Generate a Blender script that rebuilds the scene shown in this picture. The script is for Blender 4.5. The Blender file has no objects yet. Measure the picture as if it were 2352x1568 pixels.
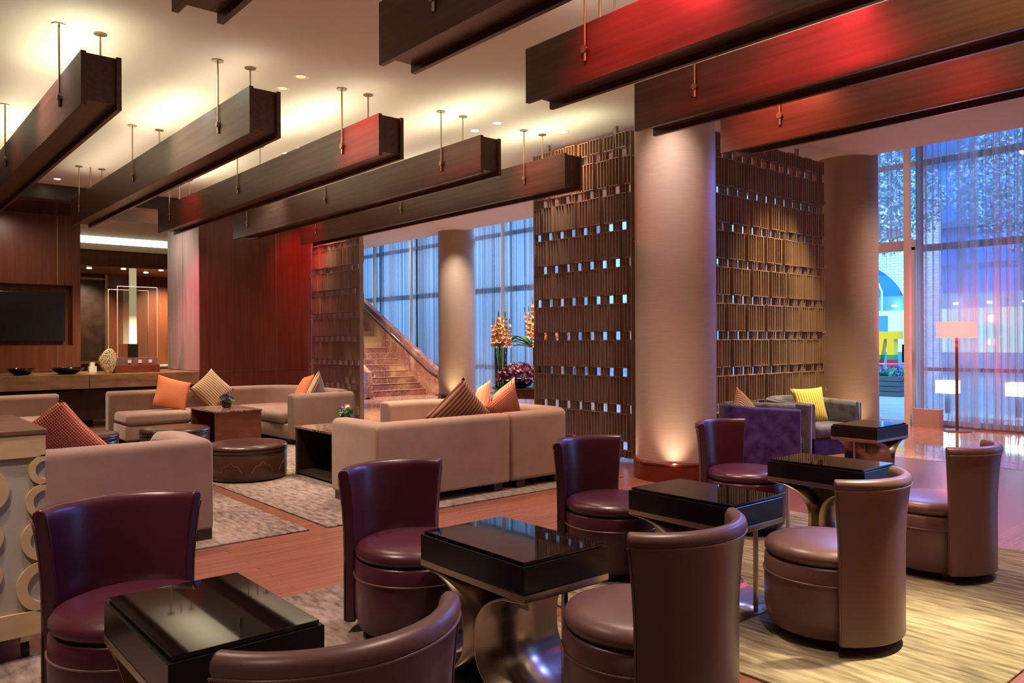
import bpy, bmesh, math, random
from mathutils import Vector, Matrix
random.seed(7)
C = bpy.context.scene.collection
PI = math.pi

# ------------------------------------------------------------------ camera
cam_d = bpy.data.cameras.new('camera'); cam = bpy.data.objects.new('camera', cam_d); C.objects.link(cam)
cam_d.sensor_width = 36.0; cam_d.lens = 1800.0 / 2352.0 * 36.0; cam_d.clip_start = 0.05; cam_d.clip_end = 300
_f = Vector((-math.cos(math.radians(40.44)), math.sin(math.radians(40.44)), 0))
_r = Vector((_f.y, -_f.x, 0)); _u = Vector((0, 0, 1)); a_ = -0.00466
_r2 = _r * math.cos(a_) + _u * math.sin(-a_) * -1; _u2 = _r2.cross(_f)
_u2 = _r2.cross(_f).normalized()
cam.matrix_world = Matrix(((_r2.x, _u2.x, -_f.x, 0), (_r2.y, _u2.y, -_f.y, 0), (_r2.z, _u2.z, -_f.z, 1.4), (0, 0, 0, 1)))
bpy.context.scene.camera = cam

# ------------------------------------------------------------------ world, exposure
sc = bpy.context.scene
sc.view_settings.view_transform = 'Standard'; sc.view_settings.look = 'None'
sc.view_settings.gamma = 1.0; sc.view_settings.use_curve_mapping = False
sc.view_settings.exposure = 0.9
W = bpy.data.worlds.new('dusk'); sc.world = W; W.use_nodes = True
bg = W.node_tree.nodes['Background']; bg.inputs[0].default_value = (0.18, 0.46, 1.0, 1); bg.inputs[1].default_value = 2.5
try:
    sc.cycles.use_denoising = True; sc.cycles.max_bounces = 9; sc.cycles.diffuse_bounces = 4
    sc.cycles.transparent_max_bounces = 16; sc.cycles.caustics_reflective = False; sc.cycles.caustics_refractive = False
    sc.cycles.sample_clamp_indirect = 6.0
except Exception: pass

WARM = (1.0, 0.70, 0.42); CREAM = (1.0, 0.84, 0.55); RED = (1.0, 0.02, 0.03); ROSE = (1.0, 0.45, 0.38); PURP = (0.55, 0.22, 1.0)
def spot(loc, target, col, watts, cone=70, blend=0.8, size=0.05):
    d = bpy.data.lights.new('spot_lamp', 'SPOT'); d.color = col; d.energy = watts; d.spot_size = math.radians(cone); d.spot_blend = blend; d.shadow_soft_size = size
    o = bpy.data.objects.new('spot_lamp', d); C.objects.link(o); o.location = loc
    o.rotation_euler = (Vector(target) - Vector(loc)).to_track_quat('-Z', 'Y').to_euler(); return o
def area(loc, target, col, watts, sx, sy):
    d = bpy.data.lights.new('area_lamp', 'AREA'); d.shape = 'RECTANGLE'; d.size = sx; d.size_y = sy; d.color = col; d.energy = watts
    o = bpy.data.objects.new('area_lamp', d); C.objects.link(o); o.location = loc
    o.rotation_euler = (Vector(target) - Vector(loc)).to_track_quat('-Z', 'Y').to_euler(); return o
CZ = 3.945
# general warm fill: spots added as ceiling downlights between the beams
for (x, y) in ((-12.2, 1.9), (-9.6, 1.9), (-7.3, 2.0), (-12.2, 4.36), (-9.7, 4.36), (-7.4, 4.36), (-5.35, 2.2), (-5.35, 4.6), (-3.4, 3.2), (-3.2, 5.6), (-1.2, 2.4), (-0.9, 4.6), (-1.0, 7.2), (-3.5, 0.4), (1.4, 3.3), (1.4, 6.3), (-0.6, -1.2)):
    spot((x, y, CZ - 0.03), (x, y, 0), (1.0, 0.76, 0.60), 300 if x < -7 else 200, 84, 0.9, 0.08)
spot((-2.7, -0.5, CZ - 0.05), (-4.0, 0.2, 0.6), (1.0, 0.78, 0.58), 150, 55, 0.9, 0.08)  # added to brighten the cart front
# light pools
spot((-0.95, 4.5, CZ - 0.05), (-1.15, 3.70, 0), (1.0, 0.88, 0.48), 900, 34, 0.9, 0.06)
spot((-12.2, 8.2, CZ - 0.05), (-12.6, 8.3, 0), (1.0, 0.76, 0.40), 900, 60, 0.9, 0.06)
spot((-16.5, 9.4, CZ - 0.05), (-17.6, 10.6, 0.6), (1.0, 0.82, 0.70), 800, 90, 0.9, 0.06)
spot((-8.9, 7.6, CZ - 0.05), (-9.3, 8.4, 0.9), (1.0, 0.80, 0.5), 260, 50, 0.9, 0.06)
spot((-7.6, 5.75, CZ - 0.05), (-7.5, 5.1, 0.5), (1.0, 0.88, 0.58), 420, 60, 0.9, 0.06)  # added spot, gives the middle sofa's far end its cream tone
spot((-4.1, 8.9, CZ - 0.05), (-4.9, 9.0, 0.3), (1.0, 0.80, 0.50), 330, 50, 0.9, 0.06)
spot((-4.4, 9.2, 3.7), (-5.47, 8.9, 1.0), (1.0, 0.72, 0.32), 270, 80, 0.9, 0.06)
spot((-2.9, 8.6, CZ - 0.05), (-2.6, 7.9, 0), (0.36, 0.30, 1.0), 260, 80, 0.9, 0.06)
for (x, y) in ((-3.6, 11.2), (-8.0, 11.4), (-12.4, 11.4)):
    spot((x, y, CZ - 0.04), (x, y, 0), (1.0, 0.66, 0.50), 190, 140, 1.0, 0.10)

# warm washes added on screens, walls and curtains, then blue and rose accents
spot((-6.9, 6.68, CZ - 0.03), (-6.9, 7.02, 1.2), (1.0, 0.76, 0.60), 50, 100, 1.0, 0.06)  # added wash to brighten the lattice screen left of the pillar
spot((-13.0, 6.68, CZ - 0.03), (-13.2, 7.02, 1.2), (1.0, 0.6, 0.45), 55, 100, 1.0, 0.06)  # same added wash for the narrow lattice screen
spot((-14.9, 2.2, CZ - 0.24), (-16.1, 2.0, 1.6), (1.0, 0.72, 0.55), 45, 120, 1.0, 0.06)  # added spot to lighten the television wall
spot((-14.0, 3.6, CZ - 0.05), (-15.1, 3.7, 0.9), (1.0, 0.80, 0.55), 330, 75, 1.0, 0.06)  # added spot to brighten the counter
for x_ in (-20.5, -17.0, -12.6, -8.3, -4.6, -2.0):
    spot((x_, 11.6, 4.7), (x_, 13.4, 2.6), (1.0, 0.82, 0.72), 80 if x_ < -6 else 30, 120, 1.0, 0.08)  # added inside wash, brightens curtains and posts
spot((-4.2, 9.35, 3.75), (-3.7, 4.2, 0.5), (0.16, 0.25, 1.0), 260, 60, 1.0, 0.30)
spot((-1.6, 9.4, CZ - 0.05), (-3.2, 2.6, 0.5), (0.18, 0.22, 1.0), 420, 50, 1.0, 0.35)
spot((-8.2, 9.6, CZ - 0.05), (-6.6, 5.0, 0.5), (0.9, 0.45, 0.5), 200, 60, 1.0, 0.08)
# outside: spots added to brighten the curtains, then plaza floodlights
for x_ in (-24.0, -17.5, -12.5):
    spot((x_ - 1.0, 20.5, 6.0), (x_, 13.5, 2.2), (0.30, 0.60, 1.0), 2500, 80, 1.0, 0.3)  # added to brighten the curtains at the left
spot((-7.5, 23.5, 6.5), (-9.6, 26.3, 3.0), (0.75, 0.92, 1.0), 420, 80, 0.8, 0.3)
spot((-10.5, 16.5, 6.0), (-8.6, 19.5, 3.0), (0.6, 0.88, 1.0), 900, 100, 0.8, 0.3)
spot((-7.0, 16.6, 5.0), (-9.0, 20.4, 0.8), (0.75, 0.92, 1.0), 300, 60, 0.8, 0.3)
# ------------------------------------------------------------------ materials
def M(name, base, rough=0.5, metal=0.0, spec=0.5):
    m = bpy.data.materials.new(name); m.use_nodes = True; nt = m.node_tree; b = nt.nodes['Principled BSDF']
    b.inputs['Base Color'].default_value = (*base, 1); b.inputs['Roughness'].default_value = rough
    b.inputs['Metallic'].default_value = metal; b.inputs['Specular IOR Level'].default_value = spec
    return m
def N(m, t): return m.node_tree.nodes.new(t)
def L(m, a, b): m.node_tree.links.new(a, b)
def noise(m, scale=(1, 1, 1), ns=5.0, detail=4, rot=(0, 0, 0), coord='Object'):
    tc = N(m, 'ShaderNodeTexCoord'); mp = N(m, 'ShaderNodeMapping'); mp.inputs['Scale'].default_value = scale; mp.inputs['Rotation'].default_value = rot
    L(m, tc.outputs[coord], mp.inputs[0]); n = N(m, 'ShaderNodeTexNoise'); n.inputs['Scale'].default_value = ns; n.inputs['Detail'].default_value = detail
    L(m, mp.outputs[0], n.inputs[0]); return n, mp
def ramp(m, src, stops):
    r = N(m, 'ShaderNodeValToRGB'); e = r.color_ramp.elements
    while len(e) > 1: e.remove(e[-1])
    e[0].position = stops[0][0]; e[0].color = (*stops[0][1], 1)
    for p, c in stops[1:]:
        k = e.new(p); k.color = (*c, 1)
    L(m, src, r.inputs[0]); return r
def setcol(m, out): L(m, out, m.node_tree.nodes['Principled BSDF'].inputs['Base Color'])
def bump(m, out, strength=0.2, dist=0.005):
    b = N(m, 'ShaderNodeBump'); b.inputs['Strength'].default_value = strength; b.inputs['Distance'].default_value = dist
    L(m, out, b.inputs['Height']); L(m, b.outputs[0], m.node_tree.nodes['Principled BSDF'].inputs['Normal'])
def wood(name, c0, c1, scale, rough=0.35, ns=4.0, coord='Object'):
    m = M(name, c0, rough); n, _ = noise(m, scale, ns, 6, coord=coord)
    r = ramp(m, n.outputs[0], ((0.25, c0), (0.5, tuple((a + b) / 2 for a, b in zip(c0, c1))), (0.75, c1))); setcol(m, r.outputs[0]); return m
def leather(name, col, rough=0.34):
    m = M(name, col, rough); n, _ = noise(m, (1, 1, 1), 380, 2); bump(m, n.outputs[0], 0.12, 0.001); return m
def cloth(name, c0, c1, ns=6, rough=0.9, fuzz=0.25):
    m = M(name, c0, rough, spec=0.2); n, _ = noise(m, (1, 1, 1), ns, 5); r = ramp(m, n.outputs[0], ((0.3, c0), (0.7, c1))); setcol(m, r.outputs[0])
    b = m.node_tree.nodes['Principled BSDF']; b.inputs['Sheen Weight'].default_value = fuzz; b.inputs['Sheen Roughness'].default_value = 0.4
    return m
def striped(name, c0, c1, axis, scale, rough=0.9, thresh=(0.45, 0.55), check=False):
    m = M(name, c0, rough, spec=0.15)
    tc = N(m, 'ShaderNodeTexCoord'); w = N(m, 'ShaderNodeTexWave'); w.wave_type = 'BANDS'; w.bands_direction = axis; w.inputs['Scale'].default_value = scale
    L(m, tc.outputs['Object'], w.inputs[0]); src = w.outputs['Fac']
    if check:
        w2 = N(m, 'ShaderNodeTexWave'); w2.wave_type = 'BANDS'; w2.bands_direction = 'Y'; w2.inputs['Scale'].default_value = scale; L(m, tc.outputs['Object'], w2.inputs[0])
        mx = N(m, 'ShaderNodeMath'); mx.operation = 'MULTIPLY'; L(m, w.outputs['Fac'], mx.inputs[0]); L(m, w2.outputs['Fac'], mx.inputs[1]); src = mx.outputs[0]
    r = ramp(m, src, ((thresh[0], c0), (thresh[1], c1))); setcol(m, r.outputs[0]); bump(m, src, 0.5, 0.006)
    return m
def emis(name, col, s):
    m = bpy.data.materials.new(name); m.use_nodes = True; nt = m.node_tree; nt.nodes.remove(nt.nodes['Principled BSDF'])
    e = nt.nodes.new('ShaderNodeEmission'); e.inputs[0].default_value = (*col, 1); e.inputs[1].default_value = s
    nt.links.new(e.outputs[0], nt.nodes['Material Output'].inputs[0]); return m
def clear(name, col=(0.9, 0.95, 1.0), gloss=0.12, rough=0.02):
    m = bpy.data.materials.new(name); m.use_nodes = True; nt = m.node_tree; nt.nodes.remove(nt.nodes['Principled BSDF'])
    t = nt.nodes.new('ShaderNodeBsdfTransparent'); t.inputs[0].default_value = (*col, 1); g = nt.nodes.new('ShaderNodeBsdfGlossy'); g.inputs['Roughness'].default_value = rough
    fr = nt.nodes.new('ShaderNodeFresnel'); fr.inputs[0].default_value = 1.45; ml = nt.nodes.new('ShaderNodeMath'); ml.operation = 'ADD'; ml.inputs[1].default_value = gloss * 0.3
    nt.links.new(fr.outputs[0], ml.inputs[0]); mx = nt.nodes.new('ShaderNodeMixShader'); nt.links.new(ml.outputs[0], mx.inputs[0]); nt.links.new(t.outputs[0], mx.inputs[1]); nt.links.new(g.outputs[0], mx.inputs[2])
    nt.links.new(mx.outputs[0], nt.nodes['Material Output'].inputs[0]); return m

m_beam = wood('walnut_beam', (0.055, 0.026, 0.018), (0.125, 0.062, 0.040), (0.35, 9, 9), 0.33, 3)
m_panel = wood('mahogany_panel', (0.115, 0.030, 0.014), (0.20, 0.062, 0.030), (9, 9, 0.5), 0.32, 2.2)
m_darkw = wood('espresso_wood', (0.020, 0.011, 0.007), (0.05, 0.028, 0.016), (3, 3, 3), 0.35, 2)
m_redw = wood('cherry_box_wood', (0.13, 0.030, 0.012), (0.22, 0.062, 0.025), (3, 3, 8), 0.3, 2)
m_colbase = M('lacquered_cherry', (0.11, 0.014, 0.006), 0.15)
m_brass = M('brass_strip', (0.42, 0.27, 0.14), 0.35, 0.9)
m_rod = M('bronze_rod', (0.36, 0.28, 0.18), 0.35, 0.85)
m_ceil = M('ceiling_plaster', (0.74, 0.71, 0.59), 0.85, spec=0.2)
m_wallp = M('cream_plaster', (0.62, 0.55, 0.42), 0.8)
# plank floor, boards along Y
m_floor = M('hardwood_floor', (0.3, 0.09, 0.045), 0.27)
n1, _ = noise(m_floor, (14, 0.5, 1), 3.2, 6, coord='Object')
r1 = ramp(m_floor, n1.outputs[0], ((0.2, (0.175, 0.062, 0.040)), (0.5, (0.225, 0.085, 0.055)), (0.8, (0.27, 0.11, 0.072))))
tc = N(m_floor, 'ShaderNodeTexCoord'); mp = N(m_floor, 'ShaderNodeMapping'); mp.inputs['Rotation'].default_value = (0, 0, PI / 2); L(m_floor, tc.outputs['Object'], mp.inputs[0])
bk = N(m_floor, 'ShaderNodeTexBrick'); bk.inputs['Scale'].default_value = 1.0; bk.inputs['Brick Width'].default_value = 1.3; bk.inputs['Row Height'].default_value = 0.085
bk.inputs['Mortar Size'].default_value = 0.0012; bk.inputs['Color1'].default_value = (1, 1, 1, 1); bk.inputs['Color2'].default_value = (0.88, 0.85, 0.83, 1); bk.inputs['Mortar'].default_value = (0.6, 0.55, 0.55, 1)
L(m_floor, mp.outputs[0], bk.inputs[0]); mx = N(m_floor, 'ShaderNodeMixRGB'); mx.blend_type = 'MULTIPLY'; mx.inputs[0].default_value = 1; L(m_floor, r1.outputs[0], mx.inputs[1]); L(m_floor, bk.outputs[0], mx.inputs[2]); setcol(m_floor, mx.outputs[0])
def marble(name, c0, c1, c2, vein, rough=0.08, sc=(1, 1, 1), ns=1.6):
    m = M(name, c0, rough); n, mp = noise(m, sc, ns, 8); n.inputs['Distortion'].default_value = 1.2
    r = ramp(m, n.outputs[0], ((0.3, c0), (0.5, c1), (0.68, c2)))
    n2, _ = noise(m, sc, ns * 1.6, 6); n2.inputs['Distortion'].default_value = 2.5
    v = ramp(m, n2.outputs[0], ((0.485, (0, 0, 0)), (0.5, (1, 1, 1)), (0.515, (0, 0, 0))))
    x = N(m, 'ShaderNodeMixRGB'); L(m, v.outputs[0], x.inputs[0]); L(m, r.outputs[0], x.inputs[1]); x.inputs[2].default_value = (*vein, 1); setcol(m, x.outputs[0]); return m
m_marble = marble('red_marble_floor', (0.42, 0.17, 0.10), (0.55, 0.26, 0.16), (0.62, 0.34, 0.22), (0.85, 0.7, 0.6), 0.06, (0.6, 1.6, 1), 2.6)
m_stair = marble('rojo_marble', (0.15, 0.050, 0.038), (0.28, 0.115, 0.08), (0.50, 0.33, 0.16), (0.44, 0.28, 0.22), 0.2, (1, 1, 1), 0.9)
m_tmarble = marble('dark_table_marble', (0.10, 0.045, 0.035), (0.2, 0.1, 0.08), (0.3, 0.17, 0.13), (0.7, 0.6, 0.5), 0.08, (1, 1, 1), 4)
m_counter = wood('onyx_counter', (0.15, 0.075, 0.035), (0.42, 0.25, 0.12), (1, 1.2, 4), 0.25, 2.0)
m_burl = m_counter
m_leath = leather('plum_brown_leather', (0.135, 0.064, 0.057), 0.36)
m_leath_redlit = leather('red_lit_leather', (0.070, 0.014, 0.026), 0.30)  # same leather with red and purple light put into its colour
m_pipe = leather('leather_piping', (0.16, 0.08, 0.075), 0.3)
m_ott = leather('brown_ottoman_leather', (0.058, 0.024, 0.016), 0.27)
m_sofa = cloth('taupe_velvet', (0.30, 0.190, 0.142), (0.36, 0.232, 0.175), 5, 0.95, 0.3)
m_glass_black = M('black_glass', (0.004, 0.003, 0.003), 0.03, 0, 0.5)
m_black = M('black_lacquer', (0.006, 0.005, 0.004), 0.22, 0, 0.3)
m_steel = M('brushed_steel', (0.42, 0.36, 0.27), 0.27, 1.0)
n, _ = noise(m_steel, (160, 160, 2), 3, 3); bump(m_steel, n.outputs[0], 0.06, 0.001)
m_velp = cloth('purple_velvet', (0.016, 0.006, 0.060), (0.085, 0.045, 0.21), 9, 0.8, 0.4)
m_velg = cloth('grey_velvet', (0.05, 0.05, 0.065), (0.17, 0.16, 0.18), 9, 0.7, 0.8)
m_col = M('linen_column_wrap', (0.36, 0.27, 0.215), 0.55); n, _ = noise(m_col, (2, 2, 260), 3, 3); r = ramp(m_col, n.outputs[0], ((0.3, (0.32, 0.235, 0.185)), (0.7, (0.42, 0.32, 0.255)))); setcol(m_col, r.outputs[0])
m_bronze = M('bronze_lattice', (0.34, 0.225, 0.155), 0.45, 0.15)
m_screen_tv = M('tv_glass', (0.010, 0.012, 0.013), 0.25)
m_tvframe = M('tv_frame', (0.02, 0.02, 0.02), 0.2)
m_ply = wood('birch_plywood', (0.50, 0.33, 0.17), (0.62, 0.44, 0.25), (1, 3, 9), 0.55, 2)
m_grey = M('grey_laminate', (0.42, 0.38, 0.33), 0.6)
m_rubber = M('black_rubber', (0.01, 0.01, 0.01), 0.4)
def rugm(name, c0, c1, c2, sc, ns):
    m = M(name, c0, 1.0, spec=0.05); n, _ = noise(m, sc, ns, 8); n2, _ = noise(m, (1.0, 1.0, 1), 0.9, 4)
    a = N(m, 'ShaderNodeMath'); a.operation = 'ADD'; L(m, n.outputs[0], a.inputs[0]); L(m, n2.outputs[0], a.inputs[1]); hf = N(m, 'ShaderNodeMath'); hf.operation = 'MULTIPLY'; hf.inputs[1].default_value = 0.5; L(m, a.outputs[0], hf.inputs[0])
    r = ramp(m, hf.outputs[0], ((0.38, c0), (0.5, c1), (0.62, c2))); setcol(m, r.outputs[0])
    n3, _ = noise(m, (1, 1, 1), 400, 2); bump(m, n3.outputs[0], 0.4, 0.003); return m
m_rug = rugm('distressed_rug', (0.075, 0.057, 0.037), (0.20, 0.160, 0.105), (0.36, 0.30, 0.195), (1.7, 11, 1), 2.6)
m_rug2 = rugm('brown_distressed_rug', (0.09, 0.065, 0.055), (0.22, 0.16, 0.135), (0.34, 0.255, 0.215), (3.5, 10, 1), 2.6)
m_orange = striped('orange_knit', (0.72, 0.22, 0.09), (0.80, 0.30, 0.14), 'X', 22, check=True, thresh=(0.2, 0.6))
m_beige = striped('beige_ribbed', (0.14, 0.075, 0.035), (0.62, 0.44, 0.26), 'X', 10, thresh=(0.05, 0.30))
m_peach = striped('peach_ribbed', (0.75, 0.33, 0.18), (0.88, 0.47, 0.30), 'X', 16, thresh=(0.2, 0.5))
m_brownst = striped('brown_striped', (0.13, 0.045, 0.03), (0.42, 0.23, 0.14), 'X', 9, thresh=(0.2, 0.5))
m_redck = striped('red_check', (0.36, 0.06, 0.04), (0.70, 0.34, 0.20), 'X', 22, check=True, thresh=(0.15, 0.4))
m_yellow = striped('yellow_ribbed', (0.42, 0.30, 0.04), (0.85, 0.68, 0.18), 'X', 10, thresh=(0.08, 0.32))
m_glass = clear('clear_glass')
m_acrylic = clear('clear_acrylic', (0.93, 0.95, 0.93), 0.15)
m_green_glass = clear('green_glass', (0.55, 0.75, 0.45), 0.2)
m_darkbowl = M('black_bowl', (0.006, 0.005, 0.004), 0.12)
m_leaf = M('leaf_green', (0.05, 0.22, 0.02), 0.5)
m_stem = M('stem_green', (0.05, 0.15, 0.02), 0.5)
m_glad = M('peach_petal', (0.95, 0.55, 0.36), 0.6)
m_orchid = M('purple_petal', (0.22, 0.015, 0.12), 0.6)
m_orchid2 = M('pink_white_petal', (0.65, 0.45, 0.5), 0.6)
m_white = M('white_paint', (0.8, 0.78, 0.74), 0.5)
m_silver = M('chrome', (0.75, 0.75, 0.78), 0.12, 1.0)
m_frame = M('cream_metal_frame', (0.75, 0.66, 0.52), 0.45)
m_dframe = M('dark_window_frame', (0.05, 0.08, 0.13), 0.4)
m_lamp = M('lamp_shade_linen', (0.6, 0.30, 0.32), 0.8)
e_ = m_lamp.node_tree.nodes['Principled BSDF']; e_.inputs['Emission Color'].default_value = (1.0, 0.48, 0.46, 1); e_.inputs['Emission Strength'].default_value = 0.45
# sheer curtain: gathered weave, denser and thinner vertical bands
def sheer(name):
    m = bpy.data.materials.new(name); m.use_nodes = True; nt = m.node_tree; nt.nodes.remove(nt.nodes['Principled BSDF'])
    t = nt.nodes.new('ShaderNodeBsdfTransparent'); d = nt.nodes.new('ShaderNodeBsdfDiffuse'); d.inputs[0].default_value = (0.50, 0.44, 0.44, 1)
    tr = nt.nodes.new('ShaderNodeBsdfTranslucent'); tr.inputs[0].default_value = (0.92, 0.90, 0.92, 1)
    s = nt.nodes.new('ShaderNodeMixShader'); s.inputs[0].default_value = 0.72; nt.links.new(d.outputs[0], s.inputs[1]); nt.links.new(tr.outputs[0], s.inputs[2])
    n, _ = noise(m, (9.0, 0.0, 0.0), 1.6, 3); r = ramp(m, n.outputs[0], ((0.38, (0.20, 0.20, 0.20)), (0.62, (0.76, 0.76, 0.76))))
    mx = nt.nodes.new('ShaderNodeMixShader'); nt.links.new(r.outputs[0], mx.inputs[0]); nt.links.new(t.outputs[0], mx.inputs[1]); nt.links.new(s.outputs[0], mx.inputs[2])
    nt.links.new(mx.outputs[0], nt.nodes['Material Output'].inputs[0]); return m
m_sheer = sheer('sheer_voile')

# ------------------------------------------------------------------ mesh helpers
def obj(name, bm, mat, parent=None, smooth=None, bevel=0, seg=2, loc=None, rot=None):
    me = bpy.data.meshes.new(name); bmesh.ops.recalc_face_normals(bm, faces=bm.faces); bm.to_mesh(me); bm.free()
    o = bpy.data.objects.new(name, me); C.objects.link(o)
    for mm in (mat if isinstance(mat, (list, tuple)) else [mat]): me.materials.append(mm)
    if smooth is not None:
        me.polygons.foreach_set('use_smooth', [True] * len(me.polygons))
        if smooth < 180: me.set_sharp_from_angle(angle=math.radians(smooth))
    if bevel:
        b = o.modifiers.new('bevel', 'BEVEL'); b.width = bevel; b.segments = seg; b.limit_method = 'ANGLE'; b.angle_limit = math.radians(40)
        if seg > 2: me.polygons.foreach_set('use_smooth', [True] * len(me.polygons)); b.harden_normals = False
    if loc is not None: o.location = loc
    if rot is not None: o.rotation_euler = rot
    if parent is not None: o.parent = parent
    return o
def tag(o, label, cat, group=None):
    o['label'] = label; o['category'] = cat
    if group: o['group'] = group
    return o
def thing(name, label, cat, loc=(0, 0, 0), rz=0, group=None):
    o = bpy.data.objects.new(name, None); C.objects.link(o); o.empty_display_size = 0.1; o.location = loc; o.rotation_euler = (0, 0, rz)
    return tag(o, label, cat, group)
def struct(name, bm, mat, **k):
    o = obj(name, bm, mat, **k)
    if o.parent is None: o['kind'] = 'structure'
    return o
def bx(x0, x1, y0, y1, z0, z1, bm=None):
    bm = bm or bmesh.new()
    v = [bm.verts.new(p) for p in ((x0, y0, z0), (x1, y0, z0), (x1, y1, z0), (x0, y1, z0), (x0, y0, z1), (x1, y0, z1), (x1, y1, z1), (x0, y1, z1))]
    for f in ((0, 3, 2, 1), (4, 5, 6, 7), (0, 1, 5, 4), (1, 2, 6, 5), (2, 3, 7, 6), (3, 0, 4, 7)): bm.faces.new([v[i] for i in f])
    return bm
def lathe(prof, seg=48, bm=None, cx=0, cy=0, cap=True):
    bm = bm or bmesh.new(); rings = []
    for r, z in prof:
        rings.append([bm.verts.new((cx + r * math.cos(2 * PI * i / seg), cy + r * math.sin(2 * PI * i / seg), z)) for i in range(seg)])
    for a, b in zip(rings, rings[1:]):
        for i in range(seg): bm.faces.new((a[i], a[(i + 1) % seg], b[(i + 1) % seg], b[i]))
    if cap: bm.faces.new(rings[0][::-1]); bm.faces.new(rings[-1])
    return bm
def sweep(path, prof, bm=None, closed_path=False):
    """path: 2D points; prof: closed loop of (offset along left normal, z); each may be a function of path index"""
    bm = bm or bmesh.new(); n = len(path); rings = []
    for i, p in enumerate(path):
        if closed_path: a = path[i - 1]; b = path[(i + 1) % n]
        else: a = path[max(i - 1, 0)]; b = path[min(i + 1, n - 1)]
        t = Vector((b[0] - a[0], b[1] - a[1])).normalized(); nn = Vector((-t.y, t.x))
        if 0 < i < n - 1:
            u_ = Vector((p[0] - a[0], p[1] - a[1])).normalized(); w_ = Vector((b[0] - p[0], b[1] - p[1])).normalized(); t = (u_ + w_).normalized(); nn = Vector((-t.y, t.x)) / max(0.5, t.dot(u_))
        pr = prof(i) if callable(prof) else prof
        rings.append([bm.verts.new((p[0] + nn.x * o, p[1] + nn.y * o, z)) for o, z in pr])
    k = len(rings[0])
    for a, b in (zip(rings, rings[1:] + rings[:1]) if closed_path else zip(rings, rings[1:])):
        for j in range(k): bm.faces.new((a[j], a[(j + 1) % k], b[(j + 1) % k], b[j]))
    if not closed_path: bm.faces.new(rings[0]); bm.faces.new(rings[-1][::-1])
    return bm
def tube(pts, r, seg=8, bm=None, closed=False):
    bm = bm or bmesh.new(); pts = [Vector(p) for p in pts]; n = len(pts); rings = []; up = Vector((0, 0, 1))
    for i, p in enumerate(pts):
        a = pts[i - 1] if (i > 0 or closed) else p; b = pts[(i + 1) % n] if (i < n - 1 or closed) else p
        t = (b - a).normalized(); x = t.cross(up)
        if x.length < 1e-3: x = t.cross(Vector((1, 0, 0)))
        x.normalize(); y = x.cross(t)
        rr = r[i] if isinstance(r, (list, tuple)) else r
        rings.append([bm.verts.new(p + (x * math.cos(2 * PI * j / seg) + y * math.sin(2 * PI * j / seg)) * rr) for j in range(seg)])
    prs = list(zip(rings, rings[1:]))
    if closed: prs.append((rings[-1], rings[0]))
    for a, b in prs:
        for j in range(seg): bm.faces.new((a[j], a[(j + 1) % seg], b[(j + 1) % seg], b[j]))
    if not closed: bm.faces.new(rings[0][::-1]); bm.faces.new(rings[-1])
    return bm
def prism(poly, a, b, plane='XY', bm=None):
    """extrude closed 2D polygon between a and b along the missing axis"""
    bm = bm or bmesh.new()
    def P(u, v, w): return {'XY': (u, v, w), 'XZ': (u, w, v), 'YZ': (w, u, v)}[plane]
    A = [bm.verts.new(P(u, v, a)) for u, v in poly]; B = [bm.verts.new(P(u, v, b)) for u, v in poly]; n = len(poly)
    bm.faces.new(A[::-1]); bm.faces.new(B)
    for i in range(n): bm.faces.new((A[i], A[(i + 1) % n], B[(i + 1) % n], B[i]))
    return bm
def rrect(w0, w1, z0, z1, r, seg=4):
    """rounded top profile (offset,z) loop"""
    pts = [(w0, z0), (w1, z0)]
    for k in range(seg + 1):
        a = k / seg * PI / 2; pts.append((w1 - r + r * math.cos(a), z1 - r + r * math.sin(a)))
    for k in range(seg + 1):
        a = PI / 2 + k / seg * PI / 2; pts.append((w0 + r + r * math.cos(a), z1 - r + r * math.sin(a)))
    return pts
def full_round(w0, w1, z0, z1, r, seg=4):
    pts = []
    for cx, cz, s in ((w1 - r, z0 + r, -PI / 2), (w1 - r, z1 - r, 0), (w0 + r, z1 - r, PI / 2), (w0 + r, z0 + r, PI)):
        for k in range(seg + 1):
            a = s + k / seg * PI / 2; pts.append((cx + r * math.cos(a), cz + r * math.sin(a)))
    return pts
def arc(cx, cy, r, a0, a1, n):
    return [(cx + r * math.cos(math.radians(a0 + (a1 - a0) * i / n)), cy + r * math.sin(math.radians(a0 + (a1 - a0) * i / n))) for i in range(n + 1)]
def copy_tree(o, parent=None):
    c = o.copy(); C.objects.link(c); c.parent = parent
    for ch in [q for q in bpy.data.objects if q.parent == o and q is not c]: copy_tree(ch, c)
    return c

# ------------------------------------------------------------------ shell
struct('floor', bx(-21, 4.2, -3.2, 9.57, -0.12, 0.0), m_floor)
struct('floor_marble', bx(-24.5, 4.2, 9.57, 14.0, -0.12, 0.002), m_marble)
struct('floor_marble_lobby', bx(-24.5, -5.45, 7.05, 9.57, -0.11, 0.002), m_marble)
struct('ceiling', bx(-16.1, 4.2, -3.2, 10.75, CZ, CZ + 0.15), m_ceil)
struct('ceiling_lobby', bx(-24.5, -16.1, 7.0, 10.75, CZ, CZ + 0.15), m_ceil)
struct('ceiling_window_pocket', bx(-24.5, 4.2, 10.75, 14.0, 4.85, 5.0), m_ceil)
struct('wall_pocket_drop', bx(-24.5, 4.2, 10.75, 10.80, CZ, 4.85), m_ceil)
struct('wall_front', bx(-16, 4.2, -3.35, -3.2, 0, CZ), m_panel)
struct('wall_right', bx(4.2, 4.35, -3.2, 13.6, 0, 4.9), m_panel)
struct('wall_far_left', bx(-24.6, -24.5, 7.0, 13.6, 0, 4.9), m_wallp)
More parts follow.
